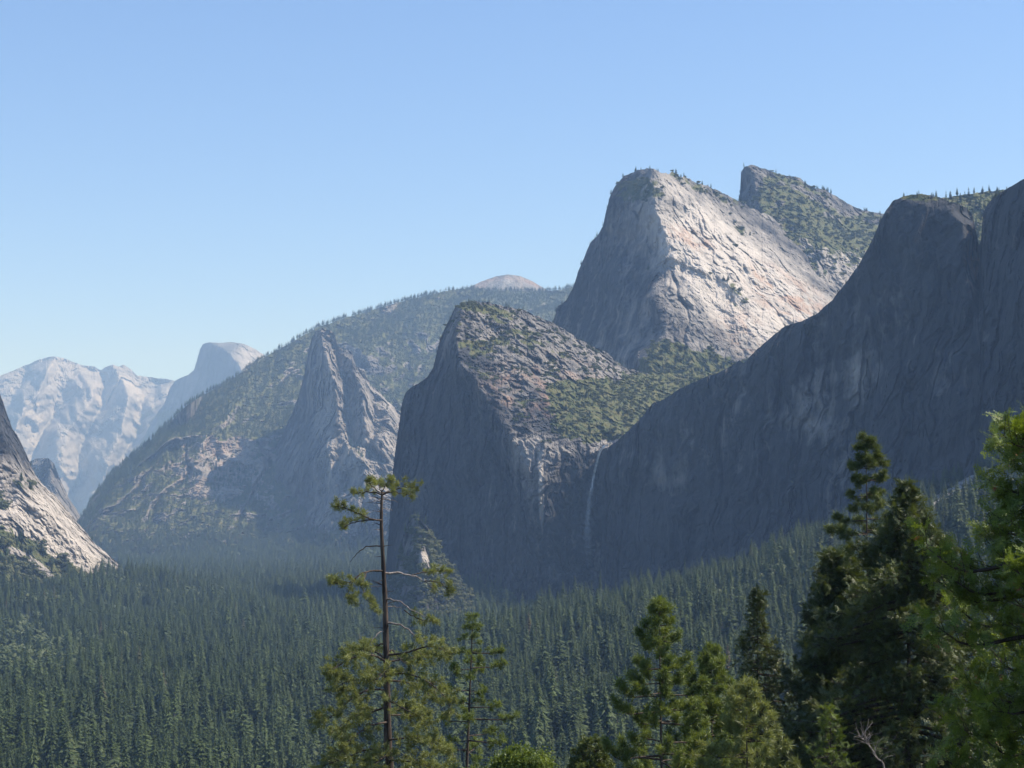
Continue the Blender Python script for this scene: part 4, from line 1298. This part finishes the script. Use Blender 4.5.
def auto_tree(name, label, apex, D, prof, style, mat, seed, trunk_px_base=None, whorl=0.55, per_whorl=5, tuft=0.24, k=26, twigs=9, twig_len=0.55, per=3, droop=0.15, upturn=0.25,
              trunk_r=0.02, group=None, bare=0.15, w=0.016, fan=None, extra=(), jitter=0.25, skip=0.0, stop_px=800, squash=1.0, wood=None, lean=0.0):
    """conifer grown to a width profile: prof = [(py, left half width px, right half width px)] measured at distance D"""
    ax, ay = apex
    bx = trunk_px_base if trunk_px_base is not None else ax
    base = to_ground(bx, D) - [0, 0, 0.3]
    rt = root(name, base, label, group=group)
    top = P(ax, ay, D)
    Hh = top[2] - base[2]
    r = np.random.default_rng(seed)
    mid = (top + base) / 2 + np.array([lean, 0, 0])
    path = spline([base, mid, top], 40)
    tw = Wood()
    tr = np.interp(path[:, 2], [base[2], top[2]], [trunk_r * Hh * 0.5, 0.012])
    tw.tube(path, tr, 10)
    lv = Leaves(seed + 1)
    limbs = []
    pxm = F / D
    pys = np.array([p[0] for p in prof], float)
    Lw = np.array([p[1] for p in prof], float) / pxm; Rw = np.array([p[2] for p in prof], float) / pxm
    z = top[2] - 0.15
    a0 = 0
    zstop = P(ax, stop_px, D)[2]
    lv.tufts(top[None] + [0, 0, 0.0], np.array([[0, 0, 1.0]]), tuft, k, w) if style == 'tuft' else None
    if style == 'fan':
        lv.fans([top - [0, 0, 0.1]], [np.array([0, 0, 1.0])], *fan)
    while z > max(zstop, base[2] + 1.2):
        py = project(np.array([top[0], D, z]))[1]
        tl = (z - base[2]) / Hh
        c = path[min(int(tl * 39), 39)]
        c = np.array([np.interp(z, path[:, 2], path[:, 0]), np.interp(z, path[:, 2], path[:, 1]), z])
        a0 += r.uniform(0.4, 1.2)
        for kk in range(per_whorl):
            if r.random() < skip:
                continue
            a = a0 + kk * 2 * math.pi / per_whorl + r.normal() * 0.2
            ca, sa = math.cos(a), math.sin(a)
            env = np.interp(py, pys, Rw if ca > 0 else Lw)
            env0 = (np.interp(py, pys, Rw) + np.interp(py, pys, Lw)) / 2
            e = abs(ca) * env + (1 - abs(ca)) * env0
            L = e * r.uniform(1 - jitter * 1.6, 1 + jitter)
            if L < 0.12:
                L = 0.12
            dirn = np.array([ca, sa * squash, 0])
            p0 = c + [0, 0, r.normal() * 0.08]
            p1 = p0 + dirn * L * 0.4 + [0, 0, -droop * L * 0.35]
            p2 = p0 + dirn * L * 0.75 + [0, 0, -droop * L * 0.75]
            p3 = p0 + dirn * L + [0, 0, -droop * L * 0.8 + upturn * L * 0.35]
            bp = spline([p0, p1, p2, p3], 9)
            lw = Wood()
            limbs.append((L, lw))
            lw.tube(bp, np.linspace(max(0.012, 0.018 * L + 0.008), 0.006, 9), 4)
            ntw = max(2, int(twigs * min(1.6, (L / 1.2)) + 1))
            twiggy(lw, lv, bp, 0.03, ntw, min(twig_len, 0.25 + L * 0.4), bare, tuft, k, per, style, upturn, w, 0.5, fan)
        z -= whorl * r.uniform(0.75, 1.3) * (0.55 + 0.45 * min(1, (top[2] - z) / 3))
    obj('trunk', tw.mesh('trunk', M_BARK, base), rt)
    limbs.sort(key=lambda q: -q[0])
    for _, lw in limbs[:95]:
        obj('branch', lw.mesh('branch', wood or M_BARK, base), rt)
    if len(limbs) > 95:
        rest_w = Wood()
        for _, lw in limbs[95:]:
            for v_, f_ in zip(lw.V, lw.F):
                rest_w.V.append(v_); rest_w.F.append(f_ - f_.min() + rest_w.n); rest_w.n += len(v_)
        obj('small_branches', rest_w.mesh('small_branches', wood or M_BARK, base), rt, kind='stuff')
    obj('crown', lv.mesh('crown', mat, base), rt)
    return rt, base


auto_tree('pine_tree', 'slender sparse pine with a leaning trunk, just right of the tall old pine', (473, 614), 86, [(612, 2, 3), (630, 8, 9), (650, 10, 24), (670, 20, 28), (700, 18, 26), (730, 22, 45), (768, 30, 52), (800, 35, 55)],
          'tuft', M_PINE_G, 101, 459, whorl=0.75, per_whorl=4, tuft=0.20, k=24, twigs=7, twig_len=0.5, per=3, droop=-0.02, upturn=0.3, trunk_r=0.020, bare=0.45, skip=0.15, stop_px=810, jitter=0.4)
auto_tree('pine_tree', 'open young pine with upturned bright tufts, leftmost of the right hand group of near trees', (659, 600), 62, [(598, 1, 1), (608, 6, 6), (622, 14, 14), (640, 22, 23), (665, 27, 29), (685, 36, 33), (710, 38, 40), (740, 48, 50), (768, 58, 60), (800, 66, 66)],
          'tuft', M_PINE_G, 111, 663, whorl=0.6, per_whorl=5, tuft=0.24, k=34, twigs=6, twig_len=0.42, per=3, droop=0.02, upturn=0.75, trunk_r=0.015, bare=0.45, jitter=0.28, stop_px=800, skip=0.06)
auto_tree('pine_tree', 'middling pine between the open young pine and the dark narrow-topped conifer', (711, 650), 66, [(648, 2, 2), (662, 11, 11), (680, 20, 18), (700, 26, 30), (730, 36, 42), (768, 52, 56), (800, 60, 60)],
          'tuft', M_PINE_G, 121, 712, whorl=0.52, per_whorl=6, tuft=0.24, k=34, twigs=6, twig_len=0.42, per=3, droop=0.03, upturn=0.65, trunk_r=0.015, bare=0.35, stop_px=800)
auto_tree('pine_tree', 'low yellowish green young pine with thick tufts in front of the dark trees', (746, 686), 58, [(684, 2, 2), (700, 14, 12), (730, 28, 26), (768, 42, 40), (800, 50, 50)],
          'tuft', M_PINE, 131, 747, whorl=0.62, per_whorl=6, tuft=0.25, k=32, twigs=5, twig_len=0.45, per=3, droop=0.03, upturn=0.6, trunk_r=0.015, bare=0.35, stop_px=800)
auto_tree('fir_tree', 'dark narrow-topped conifer with a thin leader, left of the broad dark fir', (757, 588), 78, [(586, 1, 2), (600, 5, 6), (630, 8, 8), (640, 12, 14), (655, 24, 20), (675, 20, 34), (700, 34, 40), (740, 40, 46), (800, 50, 56)],
          'fan', M_FIR, 141, 757, whorl=0.36, per_whorl=6, tuft=0.17, k=22, twigs=10, twig_len=0.6, per=4, droop=0.12, upturn=0.2, trunk_r=0.014, bare=0.05, w=0.03, fan=(0.26, 4, 2, 0.036), stop_px=800)
auto_tree('pine_tree', 'tallest dark pine with rounded clumps and a long low left limb, behind the broad fir', (866, 438), 90, [(436, 2, 2), (448, 8, 9), (470, 17, 18), (485, 20, 24), (505, 16, 20), (518, 34, 22), (526, 46, 22), (545, 22, 20), (560, 34, 20), (600, 30, 26)],
          'tuft', M_PINE_D, 151, 867, whorl=0.72, per_whorl=5, tuft=0.28, k=40, twigs=6, twig_len=0.5, per=3, droop=0.03, upturn=0.3, trunk_r=0.012, bare=0.3, stop_px=640, w=0.018, skip=0.08)
auto_tree('fir_tree', 'broad dark fir with a dense tangled crown and a visible trunk at lower right', (906, 482), 70, [(480, 1, 1), (495, 5, 5), (512, 20, 15), (530, 34, 30), (555, 50, 48), (600, 76, 62), (640, 84, 76), (700, 96, 90), (768, 104, 100), (810, 104, 100)],
          'fan', M_FIR, 161, 909, whorl=0.42, per_whorl=6, tuft=0.15, k=20, twigs=16, twig_len=0.75, per=5, droop=0.22, upturn=0.12, trunk_r=0.020, bare=0.12, w=0.03, fan=(0.38, 4, 2, 0.042), skip=0.06, stop_px=810, jitter=0.38)
auto_tree('fir_tree', 'rounded dark conifer filling the gap at the left foot of the broad fir', (838, 552), 76, [(550, 4, 4), (566, 16, 14), (590, 26, 30), (620, 34, 36), (680, 44, 44), (740, 48, 48), (810, 52, 52)],
          'fan', M_FIR, 171, 838, whorl=0.42, per_whorl=6, tuft=0.16, k=20, twigs=15, twig_len=0.65, per=5, droop=0.1, upturn=0.25, trunk_r=0.016, bare=0.1, w=0.03, fan=(0.38, 4, 2, 0.042), skip=0.04, stop_px=810)
auto_tree('fir_tree', 'bright green young conifer tip poking up at the foot of the broad fir', (830, 706), 50, [(704, 2, 2), (725, 9, 9), (768, 20, 20), (800, 26, 26)],
          'fan', M_BROAD, 181, 830, whorl=0.3, per_whorl=6, tuft=0.11, k=20, twigs=6, twig_len=0.3, per=3, droop=0.0, upturn=0.5, trunk_r=0.012, bare=0.1, w=0.02, fan=(0.20, 5, 2, 0.015), stop_px=790)
auto_tree('fir_tree', 'small dark conifer top just showing at the bottom edge, right of the bright bush', (590, 738), 66, [(736, 3, 3), (748, 12, 12), (768, 20, 22), (800, 28, 28)],
          'tuft', M_PINE_D, 191, 590, whorl=0.35, per_whorl=6, tuft=0.16, k=22, twigs=7, twig_len=0.4, per=3, droop=0.05, upturn=0.4, trunk_r=0.012, bare=0.15, w=0.02, stop_px=800)
# near cedar at the right edge
rt, cb = auto_tree('cedar_tree', 'near cedar with bright yellow-green fan sprays and rusty patches, filling the right edge', (1068, 412), 25, [(410, 5, 5), (424, 30, 40), (434, 64, 60), (448, 56, 70), (470, 72, 80), (500, 80, 90), (515, 88, 96), (528, 112, 100), (560, 126, 110), (600, 124, 120), (640, 114, 120), (690, 100, 120), (740, 112, 130), (820, 124, 130)],
                   'fan', M_CEDAR, 201, 1075, whorl=0.30, per_whorl=6, tuft=0.2, k=10, twigs=11, twig_len=0.5, per=4, droop=0.12, upturn=0.45, trunk_r=0.018, bare=0.30, w=0.03, fan=(0.30, 6, 3, 0.017), stop_px=830, jitter=0.36, skip=0.08)


# broadleaf bush at the bottom edge and a dead grey twig
def bush(name, label, cx, cy, D, rx, ry, mat, seed, leaf=0.05, tall=None):
    base = to_ground(cx, D) - [0, 0, 0.2]
    rt = root(name, base, label, cat='bush')
    top = P(cx, cy, D)
    r = np.random.default_rng(seed)
    wd = Wood(); lv = Leaves(seed + 1)
    pxm = F / D
    rx /= pxm; ry /= pxm
    wd.tube(spline([base, (base + top) / 2 + [0.3, 0, 0], top - [0, 0, ry * 0.9]], 14), np.linspace(0.14, 0.05, 14), 7)
    st = top - [0, 0, ry * 1.3]
    for j in range(46):
        v = r.normal(size=3); v[2] = abs(v[2]) * 0.9 - 0.2; v = unit(v) * r.uniform(0.45, 1.45)
        e = top - [0, 0, ry] + v * np.array([rx, rx, ry])
        bp = spline([st + r.normal(size=3) * 0.1, (st + e) / 2 + r.normal(size=3) * 0.12, e], 7)
        wd.tube(bp, np.linspace(0.03, 0.006, 7), 4)
        twiggy(wd, lv, bp, 0.03, 8, 0.45, 0.4, 0.16, 12, 3, 'leaf', 0.4, leaf)
    obj('trunk', wd.mesh('trunk', M_BARK, base), rt)
    obj('crown', lv.mesh('crown', mat, base), rt)


bush('oak_bush', 'bright green leafy bush top at the bottom edge, right of the slender sparse pine', 524, 756, 55, 24, 12, M_BROAD, 301)

D_ = 46.0
base = to_ground(878, D_)
rt = root('dead_branch', base, 'bare grey dead sapling sticking up in front of the broad dark fir')
wd = Wood()
stem = spline([base, P(886, 790, D_), P(876, 757, D_), P(866, 742, D_), P(858, 735, D_)], 24)
wd.tube(stem, np.linspace(0.035, 0.007, 24), 6)
r_ = np.random.default_rng(9)
for j in range(34):
    p = stem[int(r_.integers(9, 22))]
    d = unit(np.array([r_.normal(), r_.normal(), abs(r_.normal()) + 0.3]))
    L = r_.uniform(0.25, 0.6)
    wd.tube(spline([p, p + d * L * 0.5 + r_.normal(size=3) * 0.05, p + d * L + r_.normal(size=3) * 0.1], 6), np.linspace(0.010, 0.003, 6), 3)
me_ = wd.mesh('stem', M_BARK_PALE, base)
obj('stem', me_, rt)
print('foreground', round(time.time() - T0, 1))


# ------------------------------------------------------------------ waterfall and small rocks
def depth_at(nm, px, py):
    xs, yt, yb, D = MTN[nm]
    ci = int(np.clip(round((px - xs[0]) / (xs[1] - xs[0])), 0, len(xs) - 1))
    rr = np.clip((py - yt[ci]) / (yb[ci] - yt[ci]), 0, 1)
    return D[int(rr * (D.shape[0] - 1)), ci]


def front(px, py):
    return min(depth_at('brushy_mountain', px, py), depth_at('shaded_wall', px, py) if px >= 603 else 9e9)


def waterfall():
    m, nt = new_mat('falling_water')
    tc = N(nt, 'ShaderNodeNewGeometry').outputs['Position']
    f = noise_node(nt, tc, 0.25, 5, 0.7, 0.5, (1, 1, 0.08))
    at = N(nt, 'ShaderNodeAttribute', attribute_name='paint')
    sep = N(nt, 'ShaderNodeSeparateColor'); nt.links.new(at.outputs['Color'], sep.inputs[0])
    bs = N(nt, 'ShaderNodeBsdfPrincipled')
    bs.inputs['Base Color'].default_value = (0.8, 0.82, 0.84, 1); bs.inputs['Roughness'].default_value = 0.6
    tp = N(nt, 'ShaderNodeBsdfTransparent')
    mx = N(nt, 'ShaderNodeMixShader')
    al = mathn(nt, 'MULTIPLY', sep.outputs[0], ramp(nt, f, [(0.35, 0.25), (0.6, 1.0)]), clamp=True)
    nt.links.new(al, mx.inputs[0]); nt.links.new(tp.outputs[0], mx.inputs[1]); nt.links.new(bs.outputs[0], mx.inputs[2])
    o = N(nt, 'ShaderNodeOutputMaterial'); nt.links.new(mx.outputs[0], o.inputs[0])
    ys = np.linspace(445, 566, 90)
    cx = np.interp(ys, [445, 449, 456, 470, 500, 530, 566], [606, 601.5, 598.5, 595, 589, 587, 588])
    hw = np.interp(ys, [445, 456, 500, 566], [1.6, 1.2, 2.0, 4.5])
    al = np.interp(ys, [445, 452, 470, 505, 530, 566], [1.0, 0.8, 0.5, 0.3, 0.13, 0.02])
    V, pa = [], []
    dmin = 1e9
    for y, x, h, a in zip(ys, cx, hw, al):
        d = min(front(x + q, y) for q in (-3, 0, 3)) - 5
        dmin = min(d, dmin + 1.5)
        d = dmin
        for u in range(10):
            an = 2 * math.pi * u / 10
            p = P(x + h * math.cos(an), y, d + 2.0 * math.sin(an))
            V.append(p)
            ed = abs(math.sin(an)) ** 0.7
            pa.append((a * (0.25 + 0.75 * ed), 0, 0, 1))
    ii = np.arange(900).reshape(90, 10)
    q = np.stack([ii[:-1], np.roll(ii[:-1], -1, 1), np.roll(ii[1:], -1, 1), ii[1:]], -1).reshape(-1, 4)
    me = mk_mesh('waterfall', np.array(V), q, [m], paint=np.array(pa), smooth=True)
    obj('waterfall', me, label='thin white waterfall dropping from the notch down the shaded cliff', cat='waterfall')


waterfall()
#@@FGEND

# ------------------------------------------------------------------ haze, sky, sun, camera
SUN_EL, SUN_AZ = math.radians(54), math.radians(80)    # azimuth from +Y clockwise (to +X)


def box(name, lo, hi):
    V = [(x, y, z) for z in (lo[2], hi[2]) for y in (lo[1], hi[1]) for x in (lo[0], hi[0])]
    Fq = [(0, 2, 3, 1), (4, 5, 7, 6), (0, 1, 5, 4), (2, 6, 7, 3), (0, 4, 6, 2), (1, 3, 7, 5)]
    return mk_mesh(name, V, np.array(Fq))


hz = obj('haze', box('haze', (-14500, -3000, -260), (14500, 22500, 2200)), label='thin blue haze filling the valley air', cat='haze', kind='stuff')
m, nt = new_mat('haze_air')
pv = N(nt, 'ShaderNodeVolumePrincipled')
pv.inputs['Color'].default_value = (0.37, 0.60, 1.0, 1)
pv.inputs['Absorption Color'].default_value = (1, 1, 1, 1)
pv.inputs['Density'].default_value = 7.2e-5
pv.inputs['Anisotropy'].default_value = 0.0
o_ = N(nt, 'ShaderNodeOutputMaterial')
nt.links.new(pv.outputs[0], o_.inputs['Volume'])
hz.data.materials.append(m)

w = bpy.data.worlds.new('World')
S.world = w
w.use_nodes = True
nt = w.node_tree
nt.nodes.clear()
sky = N(nt, 'ShaderNodeTexSky', sky_type='NISHITA')
sky.sun_disc = False
sky.sun_elevation = SUN_EL
sky.sun_rotation = SUN_AZ
sky.altitude = 1300
sky.air_density = 1.0
sky.dust_density = 0.2
sky.ozone_density = 3.0
bg = N(nt, 'ShaderNodeBackground')
bg.inputs['Strength'].default_value = 0.105
o_ = N(nt, 'ShaderNodeOutputWorld')
nt.links.new(mixc(nt, 1.0, sky.outputs[0], (0.87, 0.98, 1.18), 'MULTIPLY'), bg.inputs[0]); nt.links.new(bg.outputs[0], o_.inputs[0])

ld = bpy.data.lights.new('sun', 'SUN')
ld.energy = 5.0
ld.angle = math.radians(0.5)
ld.color = (1.0, 0.95, 0.87)
sun = bpy.data.objects.new('sun', ld)
COL.objects.link(sun)
sd = Vector((math.sin(SUN_AZ) * math.cos(SUN_EL), math.cos(SUN_AZ) * math.cos(SUN_EL), math.sin(SUN_EL)))
sun.rotation_euler = (-sd).to_track_quat('-Z', 'Y').to_euler()

cd = bpy.data.cameras.new('camera')
cd.sensor_width = 36
cd.lens = F / 1024 * 36
cd.clip_start = 0.5
cd.clip_end = 60000
cam = bpy.data.objects.new('camera', cd)
COL.objects.link(cam)
cam.rotation_euler = (math.pi / 2 + TH, 0, 0)
S.camera = cam

S.view_settings.view_transform = 'Standard'
S.view_settings.look = 'None'
S.view_settings.exposure = 0.70
S.view_settings.gamma = 1
S.cycles.volume_bounces = 0
S.cycles.max_bounces = 6
S.cycles.diffuse_bounces = 3
S.cycles.transmission_bounces = 3
S.cycles.transparent_max_bounces = 6
S.cycles.use_denoising = True
print('script', round(time.time() - T0, 1))
